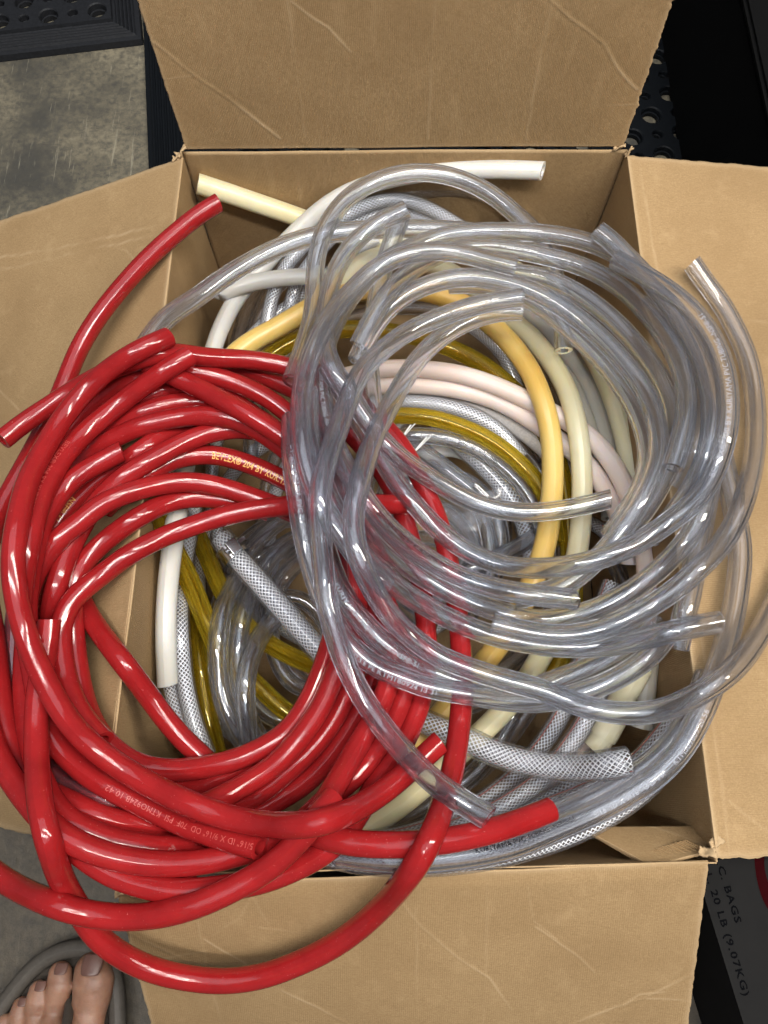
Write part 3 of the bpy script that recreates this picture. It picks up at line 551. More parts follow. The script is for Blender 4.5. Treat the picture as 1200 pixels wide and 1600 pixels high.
H('hh', 'red', 6.5, RZ, 'red hose with yellow printed lettering on its arch', [(165, 795), (192, 768), (225, 745), (256, 724), (288, 714), (325, 710), (375, 720), (413, 735), (447, 751), (490, 782), (525, 830), (544, 890), (543, 950), (527, 1010), (506, 1055), (477, 1113), (446, 1152), (411, 1184), (362, 1211), (312, 1228), (268, 1222)])
H('kk', 'red', 6.5, RZ, 'innermost red hose turn round the hollow of the coil', [(420, 800), (375, 786), (345, 780), (312, 777), (276, 781), (245, 792), (212, 811), (177, 835), (146, 862), (124, 889), (114, 915), (113, 952), (116, 1000), (122, 1050), (133, 1100), (150, 1140), (175, 1170), (207, 1192), (252, 1203), (290, 1203), (327, 1197), (366, 1188), (402, 1173), (450, 1142), (480, 1100), (502, 1050), (517, 1005), (527, 960)])
H('z2', 'red', 6.5, RZ, 'dark red hose tucked beneath the crossing ends at top', [(150, 690), (168, 668), (202, 637), (246, 611), (290, 604), (335, 612), (385, 640), (430, 672)])
H('m2', 'red', 6.5, RZ, 'red hose emerging left of the topmost turn, dark where it dips under', [(40, 890), (33, 925), (24, 985), (23, 1040), (29, 1092), (38, 1140), (56, 1175), (84, 1204), (112, 1224), (150, 1244), (192, 1258), (245, 1270), (300, 1272)])
H('r1', 'red', 6.5, RZ, 'red hose reaching farthest up the left flap with a cut end', [(341, 317, 14), (310, 336, 14), (280, 360, 12), (230, 405, 8), (190, 449, 6), (150, 500, 4), (121, 550), (101, 600), (84, 640), (68, 672), (45, 716), (18, 765), (-6, 812), (-20, 870), (-20, 930), (-11, 985), (-5, 1030), (1, 1088), (11, 1138), (25, 1180), (43, 1214), (70, 1236), (101, 1249), (137, 1268), (175, 1282), (213, 1288), (255, 1289), (310, 1288)])
H('aa', 'red', 6.5, RZ, 'red hose arch with a broken highlight near the coil top', [(120, 726), (150, 694), (187, 665), (220, 645), (252, 634), (288, 628), (330, 628), (372, 640), (415, 660), (455, 692), (507, 745), (551, 815), (581, 880), (599, 950), (600, 1000), (590, 1045), (580, 1076), (557, 1122), (525, 1172), (477, 1224), (428, 1254), (390, 1272)])
H('dd', 'red', 6.5, RZ, 'red hose with a small yellow mark, third arch inside the coil', [(350, 668), (300, 668), (258, 679), (212, 711), (175, 735), (141, 760), (112, 790), (89, 818), (72, 850), (60, 890), (51, 930), (41, 1000), (38, 1080), (46, 1150), (63, 1213), (84, 1258), (112, 1286), (162, 1309), (213, 1321), (268, 1326), (310, 1322), (355, 1314), (400, 1300)])
H('ee', 'red', 6.5, RZ, 'red hose arching across the coil and round its lower rim', [(78, 1010), (80, 955), (87, 920), (97, 889), (109, 858), (126, 825), (149, 788), (176, 760), (212, 733), (250, 711), (287, 691), (325, 677), (362, 670), (400, 672), (440, 690), (490, 738), (536, 800), (575, 872), (608, 955), (629, 1020), (634, 1072), (620, 1112), (590, 1168), (550, 1217), (502, 1257), (452, 1305), (404, 1325), (352, 1340), (300, 1349), (250, 1350), (200, 1344), (150, 1331), (107, 1311), (70, 1282), (42, 1250), (24, 1226), (2, 1190), (-16, 1150), (-26, 1100), (-30, 1060)])
H('y', 'red', 6.5, RZ, 'red hose between the two crossing ends, running to lower right', [(66, 745), (86, 705), (112, 669), (150, 632), (190, 603), (226, 585), (267, 578), (312, 583), (350, 592), (387, 606), (425, 626), (452, 648), (500, 692), (546, 752), (575, 820), (586, 890), (581, 960), (567, 1010), (551, 1058), (540, 1087), (520, 1127), (482, 1175), (450, 1204), (405, 1240), (365, 1258)])
H('bb', 'red', 6.5, RZ, 'red hose arch just below the crossing ends, running down the right', [(112, 745), (140, 708), (178, 685), (226, 664), (276, 653), (320, 649), (370, 656), (422, 684), (472, 725), (521, 785), (561, 850), (590, 920), (609, 990), (612, 1050), (597, 1096), (567, 1152), (545, 1190), (521, 1232), (495, 1276)])
H('ff', 'red', 6.5, RZ, 'brightest red hose arch, last above the clamp hose', [(458, 802), (425, 788), (389, 775), (350, 762), (300, 753), (250, 757), (200, 770), (152, 792), (128, 814), (88, 845), (63, 882), (48, 914), (40, 960), (42, 1010)])
H('gg', 'red', 6.5, -20, 'red hose arching over the clamp, ending under the clear coil', [(634, 788), (590, 788), (540, 787), (482, 787), (433, 792), (367, 802), (300, 822), (250, 841), (200, 868), (151, 905), (113, 937), (98, 965), (93, 1000), (97, 1030), (107, 1075), (126, 1117), (160, 1158)])
H('cc', 'red', 6.5, RZ, 'red hose with white size print at its lower cut end', [(191, 705), (162, 720), (126, 740), (100, 763), (81, 789), (66, 818), (55, 850), (47, 890), (40, 945), (44, 1002), (53, 1052), (64, 1110), (79, 1152), (105, 1182), (140, 1212), (187, 1239), (227, 1259), (278, 1284), (315, 1298), (352, 1310), (406, 1324)])
H('x', 'red', 6.5, RZ, 'red hose crossing diagonally over the arches from the top', [(228, 568, 10), (250, 577, 10), (276, 590), (302, 602), (338, 621), (376, 641), (413, 663), (447, 686), (491, 727), (531, 782), (553, 840), (561, 900), (556, 960), (541, 1010), (525, 1047), (507, 1094), (472, 1148), (421, 1202), (380, 1227), (336, 1251), (295, 1268)])
H('r2', 'red', 6.5, RZ, 'long red hose drooping lowest over the front flap', [(3, 688, 8), (37, 661), (75, 636), (112, 612), (150, 590), (178, 576), (216, 561), (262, 551), (325, 559), (375, 561), (425, 567), (452, 573), (502, 592), (547, 622), (588, 655), (623, 690), (650, 735), (671, 780), (686, 815), (701, 875), (713, 940), (720, 1012), (721, 1062), (721, 1100), (716, 1150), (708, 1200), (696, 1246), (683, 1285), (658, 1338), (629, 1380), (587, 1426, -22), (527, 1474, -40), (466, 1505, -52), (410, 1525, -56), (354, 1533, -56), (292, 1528, -55), (229, 1512, -52), (187, 1491, -48), (153, 1465, -40), (121, 1418, -28), (97, 1376, -20), (79, 1325), (66, 1275), (59, 1215), (57, 1150), (59, 1090), (66, 1045), (73, 1005), (77, 968)])
H('v', 'red', 6.5, RZ, 'red hose whose loop hangs out past the left front corner', [(522, 1246, -10), (491, 1284, -10), (458, 1322), (417, 1358, -6), (367, 1387, -10), (312, 1412, -14), (250, 1429, -18), (187, 1433, -20), (125, 1425, -22), (62, 1404, -22), (0, 1371), (-40, 1338)])
H('m', 'red', 6.5, RZ, 'red hose end crossing the top left, faint print along it', [(297, 556, -5), (275, 568, -5), (225, 602), (175, 641), (138, 671), (106, 706), (81, 742), (65, 776), (54, 812), (44, 855), (34, 915), (32, 940)])
H('j', 'red', 6.5, -15, 'topmost red hose, a full turn with both cut ends showing', [(263, 527), (237, 538), (200, 557), (165, 581), (126, 619), (99, 652), (70, 700), (44, 750), (31, 800), (22, 850), (21, 900), (29, 950), (43, 1000), (63, 1048), (87, 1095), (114, 1136), (151, 1172), (200, 1206), (250, 1234), (300, 1257), (350, 1275), (400, 1286), (450, 1290), (500, 1285), (552, 1266), (600, 1236), (650, 1194), (687, 1160)])
# --- the clear coil
CZ0 = -20
H('c7', 'clear', 6.5, -20, 'clear hose in the highest arch at the back', [(456, 596, 20), (467, 565, 14), (480, 525), (490, 485), (491, 440), (495, 400), (506, 360), (524, 330), (548, 305), (576, 288), (610, 275), (650, 269), (690, 272), (728, 283), (770, 305), (805, 334), (832, 362), (858, 402), (872, 450), (879, 500), (880, 548)])
H('c10', 'clear', 6.8, -10, 'straight clear hose standing upright at the left of the coil', [(628, 336), (613, 375), (601, 412), (590, 462), (581, 512), (576, 550), (579, 600), (584, 655)])
H('w1', 'clear', 7, -10, 'clear hose hanging inside the right wall with a square end', [(1058, 1012, -40), (1068, 965, -22), (1079, 918, -8), (1087, 870), (1096, 825), (1104, 780), (1111, 735), (1112, 690)])
H('t5', 'clear', 6.5, -5, 'clear hose in the right coil, lowest dark strand', [(800, 425), (842, 431), (900, 456), (950, 492), (988, 530), (1020, 571), (1044, 616), (1054, 662), (1050, 712), (1034, 755), (1010, 795), (975, 835)])
H('t4', 'clear', 6.5, -5, 'clear printed hose on the inner edge of the right coil', [(700, 445), (760, 446), (822, 465), (862, 492), (902, 526), (941, 564), (971, 603), (995, 643), (1009, 682), (1013, 722), (1003, 760), (980, 800), (950, 840)])
H('t3', 'clear', 6.5, 0, 'clear hose forming the innermost full turn of the right coil', [(556, 566), (578, 520), (606, 483), (638, 459), (677, 442), (726, 433), (776, 438), (826, 452), (863, 470), (901, 496), (938, 527), (972, 563), (1004, 606), (1023, 647), (1030, 690), (1026, 728), (1011, 765), (985, 810), (957, 847), (926, 881), (890, 910), (850, 926), (805, 936)])
H('b4', 'clear', 6.5, CZ0, 'clear hose in the lower sweep, second below the plain end', [(1020, 452), (1056, 492), (1082, 535), (1099, 585), (1108, 640), (1111, 700), (1107, 760), (1096, 805), (1074, 843), (1048, 873), (1012, 905), (975, 930), (935, 950), (898, 962), (850, 970), (800, 962), (750, 946), (700, 924), (652, 896), (612, 865), (580, 832), (550, 785), (528, 740), (516, 690), (516, 640), (526, 588)])
H('b8', 'clear', 7.0, CZ0, 'clear printed hose in the lower sweep, ending at right', [(470, 660), (476, 715), (488, 770), (499, 820), (511, 868), (526, 911), (546, 947), (571, 977), (601, 1007), (636, 1032), (680, 1052), (728, 1068), (776, 1081), (815, 1083), (870, 1063), (924, 1043), (962, 1024), (995, 1000), (1025, 970)])
H('b7', 'clear', 6.5, CZ0, 'clear hose with date print, outermost of the lower sweep', [(456, 655), (456, 700), (460, 745), (466, 785), (472, 825), (480, 862), (491, 900), (507, 942), (529, 984), (556, 1018), (588, 1041), (626, 1058), (663, 1072), (702, 1080), (750, 1087), (800, 1095), (840, 1097), (880, 1091), (912, 1081), (952, 1066), (989, 1045), (1023, 1018), (1048, 982)])
H('b3', 'clear', 6.5, CZ0, 'clear hose with its plain end left of the front sweep', [(1060, 765), (1081, 725), (1094, 675), (1098, 625), (1092, 575), (1078, 530), (1055, 486), (1025, 446), (990, 414), (950, 390), (900, 373), (850, 365), (800, 362), (750, 362), (700, 367), (652, 382), (611, 402), (572, 435), (537, 480), (513, 530), (504, 580), (504, 625), (512, 665), (527, 705), (550, 747), (577, 790), (598, 816), (627, 843), (663, 870), (701, 893), (751, 913), (800, 925), (850, 932), (897, 937)])
H('c1', 'clear', 6.5, CZ0, 'clear hose with its square end at the coil top right', [(931, 358, 26), (952, 373, 24), (976, 398), (1003, 425), (1030, 456), (1056, 492), (1080, 532), (1100, 575), (1112, 620), (1113, 668), (1103, 716), (1082, 762), (1055, 800), (1020, 838)])
H('b2', 'clear', 6.5, CZ0, 'clear hose with white print along the right of the coil', [(960, 405), (1010, 432), (1050, 458), (1082, 486), (1106, 517), (1123, 550), (1133, 584), (1138, 625), (1135, 675), (1125, 713), (1110, 752), (1075, 793), (1037, 822), (1000, 846), (960, 865), (912, 880), (870, 887), (826, 888), (787, 884), (751, 872), (712, 850), (675, 818), (648, 788), (614, 746), (592, 708), (563, 662), (536, 616), (512, 572)])
H('t2', 'clear', 6.5, CZ0, 'clear hose whose round open end faces up at right', [(1051, 731, 20), (1060, 702, 18), (1070, 662), (1072, 615), (1065, 575), (1048, 538), (1020, 500), (988, 464), (951, 436), (901, 413), (850, 400), (800, 390), (751, 385), (704, 391), (660, 411), (618, 444), (586, 490), (560, 540)])
H('c3', 'clear', 6.5, CZ0, 'clear hose with a wide open end pointing right at the front', [(1123, 972, 18), (1075, 981), (1025, 993), (975, 1005), (925, 1011), (875, 1011), (825, 1005), (776, 995), (738, 982), (700, 966), (668, 948), (637, 929), (602, 903), (573, 873), (549, 840), (530, 808), (508, 765), (492, 718), (482, 665), (482, 610)])
H('c2', 'clear', 6.5, CZ0, 'clear hose bowing farthest right, cut end on the flap', [(1081, 411, 10), (1101, 440), (1127, 474), (1148, 512), (1166, 552), (1177, 600), (1181, 650), (1180, 700), (1171, 752), (1155, 803), (1125, 854), (1090, 890), (1050, 925), (1010, 951), (962, 975), (912, 990), (866, 993), (815, 985), (770, 974)])
H('c8', 'clear', 6.5, CZ0, 'clear hose crossing the hollow with its end over the cream hose', [(636, 327), (602, 342), (575, 360), (551, 381), (531, 410), (518, 440), (511, 470), (507, 505), (508, 540), (516, 568), (534, 598), (556, 631), (576, 662), (602, 694), (628, 717), (663, 741), (700, 764), (738, 784), (776, 796), (826, 801), (876, 797), (922, 788), (953, 780)])
H('c6', 'clear', 6.5, CZ0, 'clear hose along the coil left with its end at top centre', [(806, 417), (776, 410), (738, 400), (688, 392), (638, 397), (600, 411), (574, 430), (545, 460), (518, 491), (497, 526), (482, 563), (472, 612), (470, 660), (473, 702), (481, 738), (496, 776), (520, 815), (548, 856), (575, 890), (606, 918)])
H('c4', 'clear', 6.5, CZ0+4, 'clear hose making the big outer loop, end at coil centre', [(818, 486), (776, 488), (737, 500), (700, 519), (662, 550), (631, 595), (606, 640), (585, 681), (570, 725), (560, 762), (552, 796), (552, 832), (560, 870), (575, 906), (597, 945), (621, 975), (652, 1003), (688, 1027), (726, 1042), (764, 1055), (802, 1066), (850, 1079), (900, 1100), (937, 1110), (975, 1115), (1012, 1114), (1050, 1105), (1087, 1087), (1125, 1063), (1152, 1040), (1184, 995), (1212, 940), (1232, 880), (1240, 800)])
H('c5', 'clear', 6.5, CZ0+6, 'topmost clear hose, from coil centre down over the red hoses', [(817, 465), (776, 470), (727, 482), (677, 500), (637, 518), (600, 545), (570, 573), (551, 606), (536, 650), (522, 688), (508, 727), (501, 765), (499, 800), (501, 835), (504, 875), (507, 913), (513, 952), (523, 990), (538, 1034), (557, 1073), (581, 1112), (611, 1152), (645, 1190), (677, 1221), (713, 1247), (764, 1278)])

CAT = {'red': ('red_hose', 'red hoses heaped at the left'), 'clear': ('clear_hose', 'clear hoses'), 'braid': ('braided_hose', 'braided hoses'), 'braid_s': ('braided_hose', 'braided hoses'),
       'amber': ('amber_hose', 'amber hoses'), 'cream': ('cream_hose', 'cream silicone hoses'), 'white': ('white_hose', 'white hoses'), 'latex': ('latex_hose', 'latex hoses'),
       'pink': ('silicone_hose', 'pinkish hoses'), 'greycream': ('silicone_hose', 'grey cream hoses'), 'fabric': ('fabric_hose', 'fabric hoses'), 'taped': ('taped_hose', 'taped hoses')}
def catmull(P, step):
    P = np.asarray(P, float); n = len(P); ext = np.vstack([2*P[0]-P[1], P, 2*P[-1]-P[-2]]); out = []
    for i in range(1, n):
        p0, p1, p2, p3 = ext[i-1], ext[i], ext[i+1], ext[i+2]
        L = max(np.linalg.norm((p2-p1)[:2]), 1e-6); m = max(2, int(L/2)); t = np.linspace(0, 1, m, endpoint=False)[:, None]
        k0 = max(np.linalg.norm((p1-p0)[:2]), 1e-6); k2 = max(np.linalg.norm((p3-p2)[:2]), 1e-6)
        # non-uniform tangents keep uneven spacing smooth
        m1 = L*((p1-p0)/k0-(p2-p0)/(k0+L)+(p2-p1)/L); m2 = L*((p2-p1)/L-(p3-p1)/(L+k2)+(p3-p2)/k2)
        out.append((2*t**3-3*t**2+1)*p1+(t**3-2*t**2+t)*m1+(-2*t**3+3*t**2)*p2+(t**3-t**2)*m2)
    D = np.vstack(out+[P[-1:]]); s = np.concatenate([[0], np.cumsum(np.linalg.norm(np.diff(D[:, :2], axis=0), axis=1))])
    q = np.linspace(0, s[-1], max(4, int(s[-1]/step)+1)); return np.stack([np.interp(q, s, D[:, c]) for c in range(D.shape[1])], 1)
def gsm(a, sig):
    k = int(3*sig)+1; x = np.arange(-k, k+1); g = np.exp(-0.5*(x/sig)**2); g /= g.sum()
    return np.convolve(np.concatenate([2*a[0]-a[k:0:-1], a, 2*a[-1]-a[-2:-k-2:-1]]) if len(a) > k+1 else np.pad(a, k, mode='edge'), g, 'valid')
STEP = 8.0
OBS = []; OBR = []
for A_, B_ in ((CBL, CBR), (CBR, CFR), (CFR, CFL), (CFL, CBL)):          # the rim carries hoses too
    OBS.append(A_+(B_-A_)*np.linspace(0, 1, 110)[:, None]); OBR.append(np.full(110, 0.002))
for c4 in FLAPS:                                                          # and so do the flaps
    A_, B_, C_, D_ = [np.asarray(c, float) for c in c4]; u_, v_ = np.meshgrid(np.linspace(0, 1, 80), np.linspace(0, 1, 26)); u_ = u_.ravel()[:, None]; v_ = v_.ravel()[:, None]
    OBS.append(A_*(1-u_)*(1-v_)+B_*u_*(1-v_)+C_*u_*v_+D_*(1-u_)*v_); OBR.append(np.full(len(u_), 0.002))
PATHS = {}
wx, wy = BW/2, BD/2
for key, kind, r, z, label, pts in HOSES:
    px = catmull([p[:2] for p in pts], STEP)
    # heights along the path
    P2 = np.array([p[:2] for p in pts], float); sc = np.concatenate([[0], np.cumsum(np.linalg.norm(np.diff(P2, axis=0), axis=1))])
    zc = np.array([p[2]/1000 if len(p) > 2 else z for p in pts]); zz = np.interp(np.linspace(0, sc[-1], len(px)), sc, zc)
    D = FW+np.outer((px[:, 0]-600)/FPX, RT)+np.outer((800-px[:, 1])/FPX, UP); D /= np.linalg.norm(D, axis=1)[:, None]
    rest = (zz-CAM[2])/D[:, 2]
    if z < -0.02:                                                        # inside: keep clear of the walls
        for ax_, lim in ((0, wx-r), (0, -wx+r), (1, wy-r), (1, -wy+r)):
            t = (lim-CAM[ax_])/np.where(np.abs(D[:, ax_]) < 1e-6, 1e-6, D[:, ax_])
            rest = np.where((t > 0.05) & (t < rest) & (CAM[2]+t*D[:, 2] < 0.0), t, rest)
    Q = np.vstack(OBS)-CAM; QR = np.concatenate(OBR); Q2 = (Q**2).sum(1)
    con = np.full(len(px), 9.0)
    for i in range(len(px)):
        pr = Q@D[i]; pp = Q2-pr*pr; Rr = (r+QR)*0.93; k = pp < Rr*Rr
        if k.any(): con[i] = (pr[k]-np.sqrt(Rr[k]**2-pp[k])).min()
    t = np.minimum(rest, con); sig = 9.0
    for _ in range(60): t = np.minimum(con, 0.89*gsm(t, sig)+0.11*rest)
    t = gsm(t, 4.0); t = np.minimum(gsm(t, 3.0), con+0.0007); t = gsm(t, 2.0)
    W_ = CAM+D*t[:, None]; W_ = np.stack([gsm(W_[:, c_], 2.0) for c_ in range(3)], 1)
    PATHS[key] = W_; OBS.append(W_); OBR.append(np.full(len(W_), r))
def frames(W_):
    T = np.gradient(W_, axis=0); T /= np.linalg.norm(T, axis=1)[:, None]
    Nn = np.array([0, 0, 1.0])-T*T[:, 2:3]; Nn /= np.maximum(np.linalg.norm(Nn, axis=1), 1e-6)[:, None]; B = np.cross(T, Nn); return T, Nn, B
def tube_rings(W_, r, n, cut=None, ph=0.0):
    T, Nn, B = frames(W_); a = np.linspace(0, 2*math.pi, n, endpoint=False)+ph
    V = W_[:, None, :]+r*(np.cos(a)[None, :, None]*Nn[:, None, :]+np.sin(a)[None, :, None]*B[:, None, :])
    if cut is not None:                                                  # slightly crooked cuts
        for e, (cx, cy_) in ((0, cut[0]), (-1, cut[1])): V[e] += T[e][None, :]*(np.cos(a)*cx+np.sin(a)*cy_)[:, None]*r
    s = np.concatenate([[0], np.cumsum(np.linalg.norm(np.diff(W_, axis=0), axis=1))])
    return V, s
def hose_mesh(name, W_, r, rin, mo, mi, n=20, ni=16, cut=None):
    Vo, s = tube_rings(W_, r, n, cut); Vi, _ = tube_rings(W_, rin, n, cut); L = len(W_); V = []; F = []; uv = []
    # outer wall has a doubled seam column so the lengthwise pattern closes
    def wall(R_, flip):
        b = len(V)
        for j in range(L):
            for i in range(n+1): V.append(R_[j, i % n]); uv.append((i/n, s[j]))
        for j in range(L-1):
            for i in range(n):
                q = (b+j*(n+1)+i, b+j*(n+1)+i+1, b+(j+1)*(n+1)+i+1, b+(j+1)*(n+1)+i); F.append(q if not flip else q[::-1])
    wall(Vo, False); f1 = len(F); wall(Vi, True); f2 = len(F)
    for j, fl in ((0, False), (L-1, True)):
        b = len(V)
        for i in range(n): V.append(Vo[j, i]); uv.append((i/n, s[j])); V.append(Vi[j, i]); uv.append((i/n, s[j]))
        for i in range(n):
            k = (i+1) % n; q = (b+2*i, b+2*i+1, b+2*k+1, b+2*k); F.append(q if fl else q[::-1])
    o = mesh(name, V, F, mo, None, True, uv, np.arange(f2, len(F))); o.data.materials.append(mi)
    mi_ = np.zeros(len(F), np.int32); mi_[f1:f2] = 1; o.data.polygons.foreach_set('material_index', mi_); return o
def sleeve(name, W_, r, mat, parent, n=20):
    V3, s = tube_rings(W_, r, n); L = len(W_); V = []; F = []; uv = []
    for j in range(L):
        for i in range(n+1): V.append(V3[j, i % n]); uv.append((i/n, s[j]))
    for j in range(L-1):
        for i in range(n): F.append((j*(n+1)+i, j*(n+1)+i+1, (j+1)*(n+1)+i+1, (j+1)*(n+1)+i))
    return mesh(name, V, F, mat, parent, True, uv)
OBJ = {}
for hi, (key, kind, r, z, label, pts) in enumerate(HOSES):
    nm, grp = CAT[kind]; W_ = PATHS[key]; rr = np.random.default_rng(hi+5); cut = rr.normal(size=(2, 2))*0.10
    if key == 'd3': cut[0] = (0.2, 1.6)
    if kind == 'clear': mo, mi, q = M['clear'], M['clear_in'], 0.60
    elif kind in ('braid', 'braid_s'): mo, mi, q = M['braid_wall'], M['braid_wall'], 0.66
    elif kind == 'amber': mo, mi, q = M['amber'], M['amber_in'], 0.60
    elif kind == 'fabric': mo = mi = M['braid_white']; q = 0.65
    elif kind == 'taped': mo = mi = M['tape']; q = 0.65
    else: mo = mi = M[kind]; q = 0.58
    o = hose_mesh(nm, W_, r, r*q, mo, mi, n=26 if kind in ('clear', 'amber') else 18, cut=cut); OBJ[key] = o
    tag(o, label, 'hose', grp if not key.startswith('fill') else 'hoses at the bottom of the box')
    if kind in ('braid', 'braid_s'):
        sleeve('thread_net', W_, r*0.80, M['braid'] if kind == 'braid' else M['braid_fine'], o)
        if kind == 'braid' :
            T, Nn, B = frames(W_); a = 0.75+0.3*hi; off = W_+(Nn*math.cos(a)+B*math.sin(a))*r*0.86; sleeve('red_tracer', off, 0.00035, M['braid_red'], o, 6)
# cords of tape wrapped round the taped hose
def lettering(key, s, where, size, mat, off=0.0, rev=False, bold=0.0, stretch=1.0, spacing=1.05):
    """Print wrapped on the hose, on the side that shows; where = pixel nearest to the first letter."""
    W_ = PATHS[key][::-1] if rev else PATHS[key]; r = [h[2] for h in HOSES if h[0] == key][0]+0.00015
    T, Nn, B = frames(W_); sl = np.concatenate([[0], np.cumsum(np.linalg.norm(np.diff(W_, axis=0), axis=1))])
    i0 = np.argmin(((topx(W_)-np.array(where))**2).sum(1)); V, F = text_mesh(s, size, bold, spacing)
    ln = V[:, 0].max()*stretch; im = min(len(W_)-1, int(np.searchsorted(sl, sl[i0]+ln/2))); c_ = CAM-W_[im]
    phi = math.atan2(c_@B[im], c_@Nn[im])+0.35*size/r+off
    q = np.clip(sl[i0]+V[:, 0]*stretch, 0, sl[-1]); g = lambda A: np.stack([np.interp(q, sl, A[:, c]) for c in range(3)], 1)
    a = phi-V[:, 1]/r; P = g(W_)+r*(g(Nn)*np.cos(a)[:, None]+g(B)*np.sin(a)[:, None])
    return mesh('lettering', P, F, mat, OBJ[key], False)
KP = 'KURIYAMA PVC TUBING -NSF\u00ae-51'
lettering('hh', 'BEVLEX\u00ae 204 BY KURIYAMA', (332, 711), 0.0062, M['ink_y'], 0.10, bold=0.00010, stretch=0.76)
lettering('cc', '5/16" ID X 9/16" OD  70F  PSI  KTMO924B 10.42', (404, 1322), 0.0044, M['ink_p'], -0.1, rev=True)
lettering('m', 'BEVLEX\u00ae 204 BY KURIYAMA PVC TUBING', (112, 700), 0.0046, M['ink_p'], 0.55)
lettering('dd', 'NSF\u00ae-51', (120, 780), 0.0048, M['ink_y'], 0.3)
lettering('dd', 'NSF\u00ae-51  PVC TUBING', (60, 890), 0.0050, M['ink_y'], -0.5)
lettering('b7', 'U.S.E PE KTM180924 13 31', (556, 1018), 0.0044, M['ink_w'], 0.35)
lettering('b7', 'BY KURIYAMA PVC TUBING -NSF\u00ae-51', (456, 700), 0.0043, M['ink_w'], -0.1)
lettering('b8', KP, (530, 918), 0.0041, M['ink_w'], 0.0)
lettering('b3', KP, (504, 590), 0.0039, M['ink_w'], 0.0)
lettering('b3', 'BEVLEX\u00ae 200 BY KURIYAMA PVC TUBING', (585, 800), 0.0039, M['ink_k'], -0.3)
lettering('b2', 'BEVLEX\u00ae 200 BY KURIYAMA PVC TUBING -NSF\u00ae-51', (1113, 745), 0.0046, M['ink_w'], 0.15, rev=True)
lettering('u1', '5/16" ID X 9/16" OD 70F', (918, 1272), 0.0044, M['ink_w'], 0.2, rev=True)
lettering('u1', 'KTMSB1809 20.56', (1048, 1188), 0.0044, M['ink_w'], 0.3, rev=True)
lettering('u1', KP, (735, 1336), 0.0038, M['ink_k'], -0.2, rev=True)
lettering('t4', '5/16" ID X 9/16" OD 70F', (880, 508), 0.0038, M['ink_w'], 0.2)
lettering('f3', 'FOOD GRADE 1/2" 150 PSI', (283, 915), 0.0040, M['ink_k'], 0.8, stretch=1.3)
lettering('g7', '5/16" ID  9/16" OD', (712, 690), 0.0042, M['ink_k'], 0.0)

# steel worm-drive clamp on the thick braided hose
W_ = PATHS['f1']; T, Nn, B = frames(W_); i = 4; c, t_, n_, b_ = W_[i], T[i], Nn[i], B[i]
cl = empty('hose_clamp', c); tag(cl, 'shiny steel hose clamp on the end of the thick braided hose', 'clamp')
rc = 0.0093
def ringband(name, r0, r1, x0, x1, mat, n=40):
    V = []; F = []
    for k in range(n):
        a = 2*math.pi*k/n; e_ = n_*math.cos(a)+b_*math.sin(a)
        for (r_, x_) in ((r0, x0), (r1, x0), (r1, x1), (r0, x1)): V.append(c+e_*r_+t_*x_)
    for k in range(n):
        m_ = (k+1) % n
        for s in range(4): F.append((4*k+s, 4*k+(s+1) % 4, 4*m_+(s+1) % 4, 4*m_+s))
    return mesh(name, V, F, mat, cl, False)
ringband('band', rc-0.0004, rc+0.0007, -0.0045, 0.0045, M['steel'])
for x_ in (-0.0050, 0.0045): ringband('band_lip', rc-0.0002, rc+0.0013, x_, x_+0.0007, M['steel'])
a = math.atan2((CAM-c)@b_, (CAM-c)@n_)-0.25; e_ = n_*math.cos(a)+b_*math.sin(a); g_ = np.cross(t_, e_)
def obox(name, o_, hx, hy, hz, mat):
    V = [o_+t_*sx*hx+g_*sy*hy+e_*sz*hz for sz in (-1, 1) for sx, sy in ((-1, -1), (1, -1), (1, 1), (-1, 1))]
    ob = mesh(name, V, [(0, 1, 5, 4), (1, 2, 6, 5), (2, 3, 7, 6), (3, 0, 4, 7), (4, 5, 6, 7), (0, 3, 2, 1)], mat, cl, False)
    bv = ob.modifiers.new('bevel', 'BEVEL'); bv.width = 0.0006; bv.segments = 2; return ob
obox('screw_housing', c+e_*(rc+0.0022), 0.0052, 0.0040, 0.0022, M['steel'])
def cyl(name, p0, p1, r_, mat, n=14):
    p0, p1 = np.array(p0), np.array(p1); d_ = (p1-p0)/np.linalg.norm(p1-p0); u_ = np.cross(d_, [0.3, 0.2, 1]); u_ /= np.linalg.norm(u_); v_ = np.cross(d_, u_); V = []
    for p in (p0, p1):
        for k in range(n): V.append(p+(u_*math.cos(2*math.pi*k/n)+v_*math.sin(2*math.pi*k/n))*r_)
    return mesh(name, V, [(k, (k+1) % n, n+(k+1) % n, n+k) for k in range(n)]+[tuple(range(n))[::-1], tuple(range(n, 2*n))], mat, cl, False)
sc_ = cyl('screw', c+e_*(rc+0.0026)-g_*0.0040, c+e_*(rc+0.0026)-g_*0.0095, 0.0028, M['steel'], 6)
cyl('screw_shank', c+e_*(rc+0.0026)+g_*0.0040, c+e_*(rc+0.0026)+g_*0.0070, 0.0018, M['steel'])

# masking tape turns on the taped hose
W_ = PATHS['k1']; V3 = None
for k in range(3):
    i0, i1 = 1+k*5, min(len(W_), 1+k*5+5)
    if i1-i0 > 2: sleeve('tape_turn', W_[i0:i1], 0.0081+0.0003*k, M['tape'], OBJ['k1'], 14)
